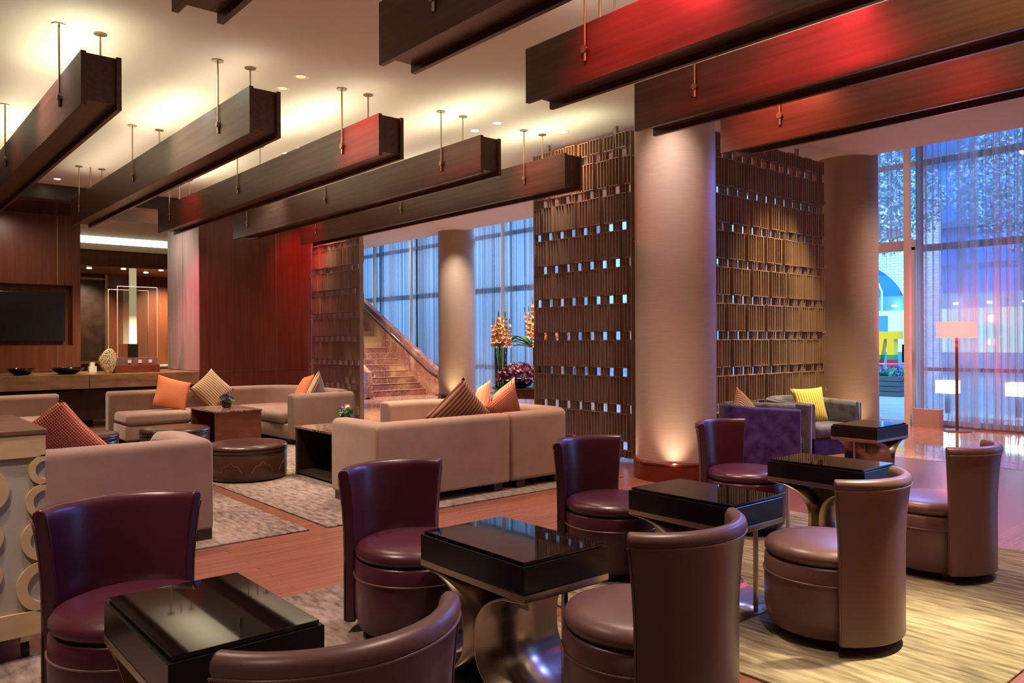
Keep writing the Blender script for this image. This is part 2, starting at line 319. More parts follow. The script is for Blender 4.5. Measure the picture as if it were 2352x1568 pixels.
# television wall with recess
bm = bx(-16.3, -16.1, -3.2, 3.31, 2.46, 3.72); bx(-16.3, -16.1, -3.2, 3.31, 0.9, 1.37, bm); bx(-16.3, -16.1, 3.18, 3.31, 1.37, 2.46, bm); bx(-16.3, -16.1, -3.2, 0.9, 1.37, 2.46, bm); bx(-16.55, -16.3, -3.2, 3.31, 0.9, 3.72, bm)
tvw = struct('wall_television', bm, m_panel)
bm = bx(-16.1, -16.097, 2.93, 2.945, 2.46, 3.7); bx(-16.1, -16.097, 2.93, 2.945, 0.9, 1.37, bm)
obj('joint_strip', bm, m_brass, tvw)
struct('wall_lower_left', bx(-16.3, -15.2, -3.2, 3.31, 0, 0.86), m_darkw)
# red block: faces +X (x=-14.3) and -Y (y=4.85)
rw = struct('wall_mahogany', bx(-16.1, -14.3, 4.85, 7.0, 0, CZ), m_panel)
bm = bx(-14.3, -14.297, 6.27, 6.285, 0, 3.94); bx(-14.3, -14.297, 4.87, 7.0, 0.875, 0.885, bm); obj('joint_strip', bm, m_brass, rw)
m_sidep = wood('side_lit_veneer', (0.26, 0.18, 0.15), (0.38, 0.29, 0.25), (8, 8, 0.5), 0.5, 2)  # panel wood paled: light on this side face is put into its colour
bm = bx(-16.1, -15.19, 4.838, 4.849, 0.9, 3.70); bx(-15.175, -14.31, 4.838, 4.849, 0.9, 3.70, bm); obj('side_panel', bm, m_sidep, rw)
struct('trim_1', bx(-14.62, -14.3, -3.2, 4.85, 3.71, CZ), m_darkw)
struct('trim_2', bx(-16.1, -14.62, -3.2, 4.85, 3.72, 3.76), m_black)
# room behind the opening
m_fascia = wood('fascia_wood', (0.10, 0.04, 0.025), (0.17, 0.075, 0.045), (9, 9, 0.5), 0.35, 2)
struct('floor_back_room', bx(-22, -16.1, -1, 6.9, 0.0, 0.005), m_stair)
struct('ceiling_back_room', bx(-19.1, -16.1, -1, 6.9, 3.76, 3.9), m_ceil)
struct('wall_back_room', bx(-21.8, -21.6, -1, 6.9, 0, 3.95), m_panel)
struct('wall_back_left', bx(-21.6, -16.55, -1.1, -1.0, 0, 3.95), m_panel)
struct('wall_back_right', bx(-21.6, -16.1, 6.9, 7.0, 0, 3.95), m_panel)
struct('trim_3', bx(-21.6, -19.1, -1, 6.9, 3.95, 4.0), m_wallp)
struct('trim_4', bx(-19.27, -19.2, -1, 6.9, 3.48, 3.62), m_wallp)
struct('trim_5', bx(-21.6, -19.22, -1, 6.9, 3.12, 3.48), m_fascia)
struct('trim_6', bx(-19.5, -19.4, -1, 6.9, 3.60, 3.95), emis('cove_glow', (1.0, 0.90, 0.70), 4.0))
dr = struct('door_1', bx(-21.6, -21.56, 3.2, 4.97, 0.96, 3.0), m_darkw)
obj('door_frame', bx(-21.6, -21.5, 4.97, 5.03, 0, 3.12, bx(-21.6, -21.5, 3.2, 4.97, 0.90, 0.96, bx(-21.6, -21.5, 3.2, 4.97, 2.98, 3.03))), m_brass, dr)
bn = thing('wall_ledge', 'cream ledge along the far wall of the back room behind the lamp case', 'ledge', (-21.3, 6.3, 0))
obj('ledge_body', bx(-0.3, 0.3, -1.2, 0.6, 0, 0.80), m_wallp, bn); obj('ledge_top', bx(-0.3, 0.33, -1.2, 0.6, 0.80, 0.84), m_white, bn)
spot((-20.6, 6.2, 3.08), (-21.5, 6.4, 1.4), (1.0, 0.80, 0.48), 330, 100, 1.0, 0.05)
spot((-20.6, 4.6, 3.08), (-21.5, 4.4, 0.9), (1.0, 0.72, 0.5), 190, 110, 1.0, 0.05)
spot((-17.6, 4.2, 3.70), (-17.6, 4.2, 0.0), (1.0, 0.82, 0.5), 160, 110, 1.0, 0.05)
for (x, y, l) in ((-19.85, 4.26, 'downlight in the back room soffit, leftmost by the wood wall edge'), (-19.6, 4.92, 'downlight in the back room soffit, second from the left'), (-20.3, 5.6, 'downlight in the back room soffit right of the glowing tube'), (-19.45, 5.7, 'downlight in the back room soffit, rightmost by the side panel')):
    tag(obj('downlight', lathe([(0.05, 3.108), (0.05, 3.119)], 16), emis('warm_bulb', (1, 0.85, 0.6), 14), loc=(x, y, 0)), 'small ' + l, 'ceiling light', 'downlights in the back room soffit')

# ------------------------------------------------------------------ counter
ct = thing('wall_counter', 'long brown stone counter with dark cabinet under it along the television wall', 'counter', (-14.3, 2, 0))
ct.location = (0, 0, 0)
obj('countertop', bx(-16.1, -14.3, -3.1, 3.06, 0.66, 0.89, bx(-16.1, -14.3, 3.07, 4.84, 0.66, 0.89)), m_counter, ct, bevel=0.004)
obj('cabinet', bx(-15.9, -14.55, -3.1, 4.84, 0.12, 0.62), m_darkw, ct)
for y in (1.4, 2.86, 4.2):
    obj('leg', bx(-14.62, -14.58, y, y + 0.04, 0, 0.12), m_black, ct)
# ------------------------------------------------------------------ television, bowls, sculpture
tv = thing('television', 'black flat television mounted in the recess of the wood wall', 'television', (-16.3, 2.2, 1.45))
obj('frame', bx(0.04, 0.12, -0.69, 0.875, 0.0, 0.875), m_tvframe, tv, bevel=0.004)
obj('screen', bx(0.12, 0.123, -0.675, 0.86, 0.015, 0.86), m_screen_tv, tv)
def bowl(loc, r, h, label, sx=1.0):
    pr = [(r * 0.4, 0), (r * 0.62, h * 0.25), (r * 0.9, h * 0.7), (r, h), (r * 0.94, h), (r * 0.84, h * 0.7), (r * 0.55, h * 0.33), (0.01, h * 0.25)]
    return tag(obj('bowl', lathe(pr, 40), m_darkbowl, smooth=50, loc=loc), label, 'bowl')
bowl((-14.85, 2.19, 0.89), 0.215, 0.11, 'smaller black wooden bowl on the counter below the television', 1)
bowl((-14.75, 2.83, 0.89), 0.26, 0.11, 'wider black wooden bowl on the counter at the edge of the opening')
# clear acrylic case with light tube on a striped plinth
cs = thing('lamp_sculpture', 'clear acrylic case around a glowing white tube lamp on a two step plinth', 'lamp', (-14.9, 3.9, 0.89))
obj('plinth', bx(-0.28, 0.28, -0.40, 0.36, 0, 0.13), m_redw, cs, bevel=0.003)
obj('upper_plinth', bx(-0.24, 0.20, -0.34, 0.34, 0.13, 0.26), wood('grey_veneer', (0.16, 0.10, 0.08), (0.24, 0.16, 0.13), (3, 3, 8), 0.3), cs, bevel=0.003)
for k, y in enumerate((-0.12, 0.05, 0.22)):
    obj('switch_plate', bx(0.20, 0.206, y - 0.028, y + 0.028, 0.165, 0.221), m_white, cs)
obj('front_pane', bx(0.15, 0.158, -0.30, 0.35, 0.26, 1.50), m_acrylic, cs); obj('rear_pane', bx(-0.2, -0.192, -0.36, 0.30, 0.26, 1.46), m_acrylic, cs)
bm = bmesh.new()
for (x, y0, y1, t) in ((0.154, -0.30, 0.35, 1.50), (-0.196, -0.36, 0.30, 1.46)):
    bx(x - 0.006, x + 0.006, y0 - 0.004, y0 + 0.004, 0.26, t, bm); bx(x - 0.006, x + 0.006, y1 - 0.004, y1 + 0.004, 0.26, t, bm); bx(x - 0.006, x + 0.006, y0, y1, t - 0.004, t + 0.004, bm)
obj('pane_edge', bm, M('polished_acrylic_edge', (0.85, 0.75, 0.68), 0.2), cs)
obj('tube_socket', lathe([(0.085, 0.26), (0.085, 0.50)], 24), m_black, cs, smooth=40, loc=(0, -0.01, 0))
tb = emis('tube_glow', (1.0, 0.78, 0.45), 1.0)
tb_m = tb; nt = tb.node_tree; tcn = nt.nodes.new('ShaderNodeTexCoord'); sx_ = nt.nodes.new('ShaderNodeSeparateXYZ'); nt.links.new(tcn.outputs['Object'], sx_.inputs[0])
mr = nt.nodes.new('ShaderNodeMapRange'); mr.inputs[1].default_value = 0.5; mr.inputs[2].default_value = 1.0; mr.inputs[3].default_value = 3.5; mr.inputs[4].default_value = 0.26; nt.links.new(sx_.outputs[2], mr.inputs[0])
em = [q for q in nt.nodes if q.type == 'EMISSION'][0]; nt.links.new(mr.outputs[0], em.inputs[1])
obj('light_tube', lathe([(0.06, 0.50), (0.06, 1.83)], 24), tb, cs, smooth=40, loc=(0, -0.01, 0))
# textured stone sculpture
bm = bmesh.new(); pts = [(-0.02, 0.0), (-0.10, 0.10), (-0.15, 0.2), (-0.13, 0.27), (-0.05, 0.38), (0.0, 0.42), (0.06, 0.42), (0.12, 0.34), (0.14, 0.25), (0.12, 0.12), (0.06, 0.02)]
prism(pts, -0.04, 0.04, 'YZ', bm)
m_stone = M('gold_fleck_stone', (0.6, 0.45, 0.25), 0.5); n, _ = noise(m_stone, (1, 1, 1), 45, 3); r = ramp(m_stone, n.outputs[0], ((0.4, (0.28, 0.17, 0.08)), (0.55, (0.8, 0.68, 0.42)))); setcol(m_stone, r.outputs[0]); bump(m_stone, n.outputs[0], 0.7, 0.02)
tag(obj('stone_sculpture', bm, m_stone, bevel=0.02, seg=3, loc=(-14.55, 3.40, 0.89)), 'rough gold flecked leaf shaped stone standing beside the acrylic lamp case', 'sculpture')
tag(obj('card_box', bx(-0.06, 0.06, -0.12, 0.0, 0, 0.10, bx(-0.05, 0.05, -0.10, -0.03, 0.10, 0.17)), m_white, loc=(-15.6, 3.45, 0.89)), 'small white box stack on the counter in the opening', 'box')

# ------------------------------------------------------------------ hanging beams
BZ0, BZ1, BW = 3.153, 3.55, 0.275
def make_beam(x0, x1, y, hang, label, group):
    t = thing('ceiling_beam', label, 'ceiling beam', (x0, y, BZ0), 0, group); Lx = x1 - x0; H = BZ1 - BZ0
    obj('side_panel', bx(0, Lx, 0, 0.036, 0, H), m_beam, t, bevel=0.002)
    obj('side_panel', bx(0, Lx, BW - 0.036, BW, 0, H), m_beam, t, bevel=0.002)
    obj('bottom_panel', bx(0.03, Lx - 0.03, 0.036, BW - 0.036, 0.045, 0.062), m_beam, t)
    for xx in (0.03, Lx - 0.05): obj('end_panel', bx(xx, xx + 0.02, 0.036, BW - 0.036, 0.062, H - 0.004), m_beam, t)
    for hx in hang:
        for yy, sgn in ((-0.012, -1), (BW + 0.012, 1)):
            r = obj('hanger_rod', tube([(0, 0, 0.14), (0, 0, CZ - BZ0)], 0.008, 8), m_rod, t, smooth=60, loc=(hx - x0, yy, 0))
            obj('ceiling_plate', lathe([(0.05, CZ - BZ0 - 0.010), (0.05, CZ - BZ0 - 0.001)], 24), m_rod, r, smooth=40)
            obj('clamp_disc', tube([(0, sgn * -0.004, 0.215), (0, sgn * 0.018, 0.215)], 0.026, 20), m_rod, r, smooth=40)
            obj('rod_sleeve', tube([(0, 0, 0.135), (0, 0, 0.20)], 0.012, 10), m_rod, r, smooth=60)
        if hx in (-12.58, -3.70): obj('center_rod', tube([(0, 0, 0.062), (0, 0, CZ - BZ0)], 0.011, 8), m_rod, t, smooth=60, loc=(hx - x0, BW / 2, 0))
    return t
BY = (1.325, 2.585, 3.825, 5.04, 6.26)
ln = ('first from the television, nearest the camera', 'second from the camera', 'third, its near end lit bright red', 'fourth, between the red one and the last', 'fifth, nearest the bronze screens')
for y, s in zip(BY, ln):
    make_beam(-13.2, -6.40, y, (-12.58, -9.84, -7.09), 'dark wooden beam hung over the sofas, ' + s, 'beams hung over the sofas')
rn = ('with only its end showing at the top edge', 'second, at the top centre of the view', 'third, washed in bright red light', 'fourth, red in its middle, cut by the pillar below', 'lowest one, orange red, just above the round pillars')
for y, s in zip(BY, rn):
    make_beam(-4.32, 2.5, y, (-3.70, -0.95, 1.8), 'dark wooden beam hung over the chairs, ' + s, 'beams hung over the leather chairs')
# uplights inside the beam channels
for bi in range(5):
    area((-9.8, BY[bi] + BW / 2, BZ1 - 0.004), (-9.8, BY[bi] + BW / 2, 9), (1.0, 0.80, 0.62), 9, 6.2, 0.16)
    area((-1.0, BY[bi] + BW / 2, BZ1 - 0.004), (-1.0, BY[bi] + BW / 2, 9), (1.0, 0.76, 0.66), 11, 6.2, 0.16)
for bi, xs in ((0, (-7.5, -10.6)), (1, (-9.0,)), (2, (-8.2, -11.6)), (3, (-6.9, -10.0)), (4, (-6.75, -9.2, -12.2))):
    for x in xs: area((x, BY[bi] + BW / 2, BZ1 - 0.006), (x, BY[bi] + BW / 2, 9), (1.0, 0.97, 0.68), 3.4, 1.5, 0.12)
for bi, xs in ((1, (-1.8,)), (2, (-3.3, -0.5)), (3, (-1.8,)), (4, (-3.2, -0.6))):
    for x in xs: spot((x, BY[bi] + BW / 2, BZ0 + 0.30), (x, BY[bi] + BW / 2, 9), (1.0, 0.82, 0.65), 3, 150, 1.0, 0.04)
# coloured accent spots in the ceiling, aimed at beam faces
def accent(x, y, tx, ty, tz, col, w, cone=75): spot((x, y, CZ - 0.03), (tx, ty, tz), col, w * 1.1, cone, 1.0, 0.03)
accent(-6.8, 3.15, -6.65, 3.82, 3.30, RED, 95, 85)
accent(-3.25, 3.15, -3.2, 3.82, 3.30, RED, 75, 92)
accent(-2.75, 4.42, -2.72, 5.04, 3.28, RED, 42, 85)
accent(-3.7, 5.6, -3.72, 6.26, 3.28, (1.0, 0.15, 0.08), 62, 88)
accent(-11.6, 3.2, -11.6, 3.82, 3.3, RED, 26, 80)
accent(-12.7, 5.7, -12.8, 6.26, 3.3, RED, 30, 90)
accent(-9.2, 0.9, -9.2, 1.32, 3.3, (1.0, 0.1, 0.08), 14, 60)
accent(-7.0, 5.7, -6.9, 6.26, 3.30, (1.0, 0.28, 0.20), 24, 80)
accent(-8.2, 1.95, -8.0, 2.585, 3.32, (0.75, 0.90, 0.80), 60, 90)
accent(-7.3, 1.95, -7.1, 2.585, 3.3, (0.6, 0.78, 0.6), 34, 90)
accent(-7.8, 0.75, -7.6, 1.325, 3.3, (1.0, 0.62, 0.55), 60, 90)
accent(-11.4, 4.5, -11.6, 5.04, 3.3, (0.7, 0.85, 0.85), 30, 90)
accent(-1.2, 4.45, -1.4, 5.04, 3.4, (1.0, 0.6, 0.2), 34, 100)
accent(-13.3, 6.5, -14.3, 6.95, 2.6, RED, 62, 75)
accent(-14.0, 3.3, -14.5, 4.85, 1.5, (1.0, 0.14, 0.30), 250, 62)
spot((-15.1, 3.7, 3.68), (-15.2, 4.85, 2.6), (1.0, 0.80, 0.72), 70, 110, 1.0, 0.06)  # added neutral spot to lighten the side panel
accent(-7.2, 6.5, -7.0, 6.98, 3.6, (1.0, 0.22, 0.08), 26, 90)
accent(-13.5, 6.5, -13.3, 6.98, 3.4, (1.0, 0.2, 0.12), 24, 80)

# recessed downlight fittings
def fitting(x, y, col, s, label, group=None):
    t = thing('downlight', label, 'ceiling light', (x, y, CZ), 0, group)
    obj('trim_ring', lathe([(0.052, -0.004), (0.075, -0.004), (0.075, 0.0), (0.052, 0.0)], 24, cap=False), m_white, t)
    obj('bulb', lathe([(0.045, -0.003), (0.045, 0.0)], 20), emis('bulb_glow', col, s), t)
for (x, y, l) in ((-7.46, 3.35, 'glowing red round downlight just beside the second beam end'), (-7.02, 3.34, 'glowing red round downlight right of its twin above the beam end')):
    fitting(x, y, (1.0, 0.07, 0.03), 7, l)
for (x, y, l) in ((-7.48, 5.8, 'small pink lit downlight, left of the pair above the fourth beam'), (-7.05, 5.8, 'small pink lit downlight, right of the pair above the fourth beam'), (-6.84, 6.66, 'bright downlight in the ceiling wash near the bronze screen'),
                  (-9.99, 4.54, 'small white downlight peeking over the red beam, left one'), (-9.6, 4.57, 'small white downlight peeking over the red beam, right one'), (-13.78, 2.52, 'small warm downlight near the dark bulkhead')):
    fitting(x, y, (1.0, 0.8, 0.6), 18, l)

# ------------------------------------------------------------------ columns
def column(n, x, y, r=0.41):
    t = bpy.data.objects.new('pillar_%d' % n, None); C.objects.link(t); t.location = (x, y, 0); t['kind'] = 'structure'
    obj('shaft', lathe([(r, 0.19), (r, 4.84)], 72), m_col, t, smooth=40)
    b = obj('wood_base', lathe([(r + 0.025, 0.0), (r + 0.025, 0.155), (r + 0.019, 0.158), (r + 0.019, 0.163), (r + 0.027, 0.166), (r + 0.03, 0.185), (r + 0.02, 0.195), (r, 0.197)], 72), m_colbase, t, smooth=30)
column(1, -5.07, 6.54); column(2, -14.7, 10.85, 0.43); column(3, -5.42, 10.9, 0.42)
spot((-4.55, 5.65, CZ - 0.04), (-5.0, 6.4, 1.5), (1.0, 0.78, 0.70), 85, 85, 1.0, 0.05)  # added front wash to lighten the first pillar
spot((-4.72, 6.02, 0.03), (-4.98, 6.5, 1.4), (1.0, 0.70, 0.48), 20, 70, 1.0, 0.04)
spot((-5.5, 6.1, 0.03), (-5.2, 6.6, 1.2), (1.0, 0.70, 0.55), 6, 70, 1.0, 0.04)
spot((-13.6, 9.9, CZ - 0.05), (-14.6, 10.8, 1.6), (1.0, 0.86, 0.68), 130, 70, 1.0, 0.06)  # added cream spot to lighten the far pillar
spot((-14.2, 10.3, 0.03), (-14.6, 10.8, 1.4), (1.0, 0.75, 0.42), 24, 70, 1.0, 0.04)
spot((-4.9, 10.35, 0.03), (-5.3, 10.9, 1.4), (1.0, 0.72, 0.48), 12, 70, 1.0, 0.04)

# ------------------------------------------------------------------ bronze lattice screens
def lattice_screen(name, label, loc, rz, length, z0, z1, pegs, rods):
    t = thing(name, label, 'room divider', loc, rz, 'bronze lattice screens')
    P = 0.21; z = z1; k = 0
    def fr(bm, u0, cells, cw, d0, d1, za, zb):
        th = 0.0035
        for i in range(cells + 1): bx(u0 + i * cw - th, u0 + i * cw + th, d0, d1, za, zb, bm)
        bx(u0, u0 + cells * cw, d0, d1, zb - 0.007, zb, bm); bx(u0, u0 + cells * cw, d0, d1, za, za + 0.007, bm)
    while z > z0 + 0.05:
        h = 0.175 if k == 0 else 0.325
        zb = max(z - h, z0); bm = bmesh.new(); u = 0.0 if (k % 2 == 0) else -P / 2; j = 0
        while u < length - 0.02:
            c0 = max(u, 0.0); cells = 3; s = u
            while s < -1e-6: s += 0.05; cells -= 1
            while s + cells * 0.05 > length + 0.01: cells -= 1
            if cells > 0: fr(bm, s, cells, 0.05, -0.065 if j % 2 else -0.04, 0.035 if j % 2 else 0.06, zb, z)
            if u + 0.18 < length and u + 0.18 > 0: bx(u + 0.1765, u + 0.1835, -0.03, 0.05, zb, z, bm)
            u += P; j += 1
        obj('lattice_row', bm, m_bronze, t)
        z = zb; k += 1
        if z <= z0 + 0.05: break
        zb = max(z - 0.105, z0); bm = bmesh.new(); u = 0.03 if (k % 2 == 0) else 0.03 - P / 2
        while u < length - 0.03:
            s, cells = u, 2
            while s < 0: s += 0.045; cells -= 1
            while s + cells * 0.045 > length + 0.01: cells -= 1
            if cells > 0: fr(bm, s, cells, 0.045, -0.03, 0.03, zb, z)
            u += P
        bx(0, length, -0.030, -0.024, zb, zb + 0.005, bm); bx(0, length, -0.030, -0.024, z - 0.005, z, bm)
        obj('spacer_row', bm, m_bronze, t); z = zb
    bm = bmesh.new()
    for u in (0.0, length): bx(u - 0.004, u + 0.004, -0.04, 0.04, z0, z1, bm)
    obj('edge_bar', bm, m_bronze, t)
    for u in rods: obj('hanging_rod', bx(u - 0.02, u + 0.02, -0.02, 0.02, z1 - 0.1, CZ), m_bronze, t)
    for (u, zz, sg) in pegs: obj('wall_peg', tube([(u, 0, zz), (u + sg * 0.10, 0, zz), (u + sg * 0.104, 0, zz), (u + sg * 0.13, 0, zz)], [0.012, 0.012, 0.03, 0.03], 12), m_bronze, t, smooth=40)
    return t
lattice_screen('lattice_screen', 'narrow bronze lattice screen fixed beside the mahogany wall', (-14.16, 6.98, 0), 0, 1.86, 0.03, 3.84, [(0, 2.7, -1), (0, 1.84, -1), (0, 0.97, -1)], (0.5, 1.4))
lattice_screen('lattice_screen', 'tall bronze lattice screen left of the big round pillar, hung behind the beams', (-7.69, 6.98, 0), 0, 1.68, 0.03, 3.84, [(1.68, 3.55, 1), (1.68, 2.55, 1), (1.68, 1.4, 1), (1.68, 0.25, 1)], (0.25, 1.42))
lattice_screen('lattice_screen', 'wide bronze lattice screen between two round pillars behind the purple armchair', (-5.47, 7.05, 0), PI / 2, 3.19, 0.03, 3.84, [(3.19, 3.3, 1), (3.19, 2.4, 1), (3.19, 1.5, 1), (3.19, 0.7, 1)], (0.5, 2.6))

# ------------------------------------------------------------------ rugs
def rug(x0, x1, y0, y1, mat, label):
    return tag(obj('rug', bx(x0, x1, y0, y1, 0.0, 0.012), mat, bevel=0.004), label, 'rug')
rug(-12.2, -5.42, -1.6, 2.63, m_rug2, 'faded taupe rug under the nearest sofa on the left')
rug(-12.2, -5.40, 2.77, 6.1, m_rug2, 'faded grey brown rug under the middle sofa with the brown ottoman on it')
rug(-4.07, 1.6, -2.6, 2.70, m_rug2, 'pinkish taupe rug under the two nearest black tables')
rug(-4.07, -1.12, 2.86, 5.88, m_rug, 'yellowish distressed rug under the farther leather chairs')

# ------------------------------------------------------------------ tub chairs
def make_chair(mat):
    t = thing('tub_chair', 'x', 'chair')
    # drum
    obj('seat_base', lathe([(0.255, 0.045), (0.27, 0.06), (0.285, 0.12), (0.287, 0.295), (0.285, 0.36), (0.275, 0.372)], 64), mat, t, smooth=60)
    obj('base_piping', tube([(0.289 * math.cos(a * PI / 32), 0.289 * math.sin(a * PI / 32), 0.295) for a in range(64)], 0.0045, 6, closed=True), m_pipe, t, smooth=90)
    obj('seat_cushion', lathe([(0.24, 0.372), (0.270, 0.376), (0.284, 0.392), (0.284, 0.41), (0.270, 0.432), (0.235, 0.446), (0.15, 0.455), (0.02, 0.458)], 64), mat, t, smooth=70)
    # backrest: shell swept round the seat, flaring to its top
    na = 40
    def rad(z): 
        f = max(0.0, (z - 0.42) / 0.36); return 0.030 * f ** 2.0
    bm = bmesh.new(); rings = []
    zz = [0.05, 0.12, 0.25, 0.38, 0.50, 0.60, 0.68, 0.73]
    for i in range(na + 1):
        s = i / na; ring = []
        def pt(r, z, s=s):
            half = math.radians(54 + 3.5 * max(0, (z - 0.45) / 0.33) ** 1.5); a = PI - half + 2 * half * s
            return bm.verts.new((r * math.cos(a), r * math.sin(a), z))
        for z in zz: ring.append(pt(0.335 + rad(z), z))
        # rolled top
        ro = 0.335 + rad(0.76); ri = 0.284 + rad(0.76)
        for (r, z) in ((ro + 0.003, 0.752), (ro - 0.003, 0.770), (ro - 0.018, 0.781), (ro - 0.034, 0.781), (ri + 0.006, 0.772), (ri - 0.001, 0.755)): ring.append(pt(r, z))
        for z in zz[::-1]: ring.append(pt(0.286 + rad(z) * 0.95, z))
        rings.append(ring)
    k = len(rings[0])
    for a, b in zip(rings, rings[1:]):
        for j in range(k): bm.faces.new((a[j], b[j], b[(j + 1) % k], a[(j + 1) % k]))
    bm.faces.new(rings[0]); bm.faces.new(rings[-1][::-1])
    br = obj('backrest', bm, mat, t, smooth=62, bevel=0.008, seg=3)
    pp = []
    for i in range(na + 1):
        half = math.radians(54 + 3.5 * 0.8); a = PI - half + 2 * half * i / na; r = 0.335 + rad(0.735) + 0.003; pp.append((r * math.cos(a), r * math.sin(a), 0.735))
    for end in (0, -1):
        e = []
        for z in (0.70, 0.6, 0.5, 0.4, 0.3, 0.2, 0.06):
            half = math.radians(53.6 + 3.5 * max(0, (z - 0.45) / 0.33) ** 1.5); a = PI - half if end == 0 else PI + half; r = 0.337 + rad(z); e.append((r * math.cos(a), r * math.sin(a), z))
        pp = (e[::-1] + pp) if end == 0 else (pp + e)
    obj('piping', tube(pp, 0.0042, 6), m_pipe, br, smooth=90)
    for a in (45, 135, 225, 315): obj('foot', bx(0.19 * math.cos(math.radians(a)) - 0.025, 0.19 * math.cos(math.radians(a)) + 0.025, 0.19 * math.sin(math.radians(a)) - 0.025, 0.19 * math.sin(math.radians(a)) + 0.025, 0.0, 0.05), m_darkw, t)
    return t
cA = make_chair(m_leath_redlit); cB = make_chair(m_leath)
FZ = 0.012
backs = [(-3.11, 0.82, 'red lit plum brown leather tub chair at the nearest black table, beside the plywood cart'),
         (-3.17, 2.085, 'red lit plum brown leather tub chair at the second black table, in front of the middle sofa'),
         (-3.22, 3.54, 'dark red lit plum brown leather tub chair at the third table, beside the round pillar base'),
         (-3.29, 5.065, 'dark red lit plum brown leather tub chair with a plum seat in front of the purple armchair')]
fronts = [(-1.74, 0.84, 'plum brown leather tub chair seen from behind at the bottom edge of the view'),
          (-1.84, 2.175, 'plum brown leather tub chair drawn up to the second black table, back towards the viewer'),
          (-1.87, 3.56, 'plum brown leather tub chair with its side turned to view on the yellowish rug'),
          (-1.96, 5.01, 'plum brown leather tub chair farthest right, beside the polished floor')]
for proto, lst, rz in ((cA, backs, 0.0), (cB, fronts, PI)):
    for i, (x, y, lb) in enumerate(lst):
        o = proto if i == 0 else copy_tree(proto)
        o.location = (x, y, FZ); o.rotation_euler = (0, 0, rz); o['label'] = lb; o['group'] = 'tub chairs around the black tables'

# ------------------------------------------------------------------ black cocktail tables
def make_table():
    t = thing('cocktail_table', 'x', 'table'); hx, hy = 0.335, 0.225
    obj('glass_top', bx(-hx + 0.012, hx - 0.012, -hy + 0.012, hy - 0.012, 0.568, 0.580), m_glass_black, t, bevel=0.0015)
    obj('box_body', bx(-hx, hx, -hy, hy, 0.462, 0.566), m_black, t, bevel=0.003)
    obj('steel_plate', bx(-hx - 0.001, hx + 0.001, -hy - 0.001, hy + 0.001, 0.434, 0.461), m_steel, t, bevel=0.002)
    prof = []
    n = 28
    for i in range(n + 1):
        s = i / n; z = 0.434 - 0.428 * s; u = abs(2 * s - 1)
        x = -0.035 - 0.30 * (1 - math.sqrt(max(0, 1 - min(1, u) ** 2.6)))
        prof.append((x, z))
    for sg in (1, -1):
        bm = bmesh.new(); A = []; B = []
        for (x, z) in prof:
            A.append([bm.verts.new((x * sg, y, z)) for y in (-hy + 0.003, hy - 0.003)]); 
        for a, b in zip(A, A[1:]): bm.faces.new((a[0], a[1], b[1], b[0]))
        o = obj('curved_sheet', bm, m_steel, t, smooth=180); so = o.modifiers.new('s', 'SOLIDIFY'); so.thickness = 0.007; so.offset = 0
        obj('support_rod', bx(sg * 0.315 - 0.009, sg * 0.315 + 0.009, -0.009, 0.009, 0.004, 0.434), m_steel, t)
    obj('web_plate', bx(-0.11, 0.11, -0.004, 0.004, 0.30, 0.434), m_steel, t)
    obj('base_plate', bx(-hx, hx, -hy, hy, 0.0, 0.006), m_steel, t)
    return t
tp = make_table()
for i, (x, y, rz, s, lb) in enumerate(((-2.42, 0.845, 0, 0.97, 'black glass topped table at the bottom left, nearest the viewer'), (-2.475, 2.10, 0, 1, 'black glass topped table reflecting the blue curtains, second from the viewer'),
                      (-2.545, 3.52, 0, 1, 'black glass topped table reflecting the round pillar, third from the viewer'), (-2.61, 5.02, 0, 1, 'black glass topped table beside the dark chair with the plum seat, fourth from the viewer'),
                      (-3.58, 7.66, PI / 2, 1, 'black glass topped table beside the purple and grey armchairs'))):
    o = tp if i == 0 else copy_tree(tp); o.location = (x, y, FZ if i < 4 else 0.0); o.rotation_euler = (0, 0, rz); o.scale = (s, s, 1); o['label'] = lb; o['group'] = 'black glass topped tables'

# ------------------------------------------------------------------ sofas
def cushion_seat(x0, x1, y0, y1, z0, z1, parent, r=0.055):
    return obj('seat_cushion', bx(x0, x1, y0, y1, z0, z1), m_sofa, parent, bevel=r, seg=5)
SF = 0.012
def sofa_feet(t, pts):
    for (x, y) in pts: obj('foot', bx(x - 0.05, x + 0.05, y - 0.05, y + 0.05, SF, 0.09), m_darkw, t)
BK = rrect(-0.1, 0.1, 0.085, 0.725, 0.06)
# nearest sofa, left, back towards the viewer
t = thing('sofa', 'taupe velvet sofa nearest the viewer on the left, its back behind the plywood cart', 'sofa', (0, 0, 0))
obj('backrest', sweep([(-5.70, -0.9), (-5.70, 1.89), (-6.1, 1.89), (-6.36, 1.89), (-6.46, 1.89)], lambda i: rrect(-0.1, 0.1, 0.085, (0.725, 0.725, 0.735, 0.72, 0.66)[i], 0.06)), m_sofa, t, smooth=50, bevel=0.02, seg=3)
obj('seat_frame', bx(-6.45, -5.78, -0.9, 1.80, 0.085, 0.29), m_sofa, t, bevel=0.02, seg=3)
for y in (-0.85, 0.475): cushion_seat(-6.5, -5.81, y, y + 1.31, 0.29, 0.44, t)
sofa_feet(t, ((-5.66, 1.93), (-6.38, 1.9), (-5.66, -0.8)))
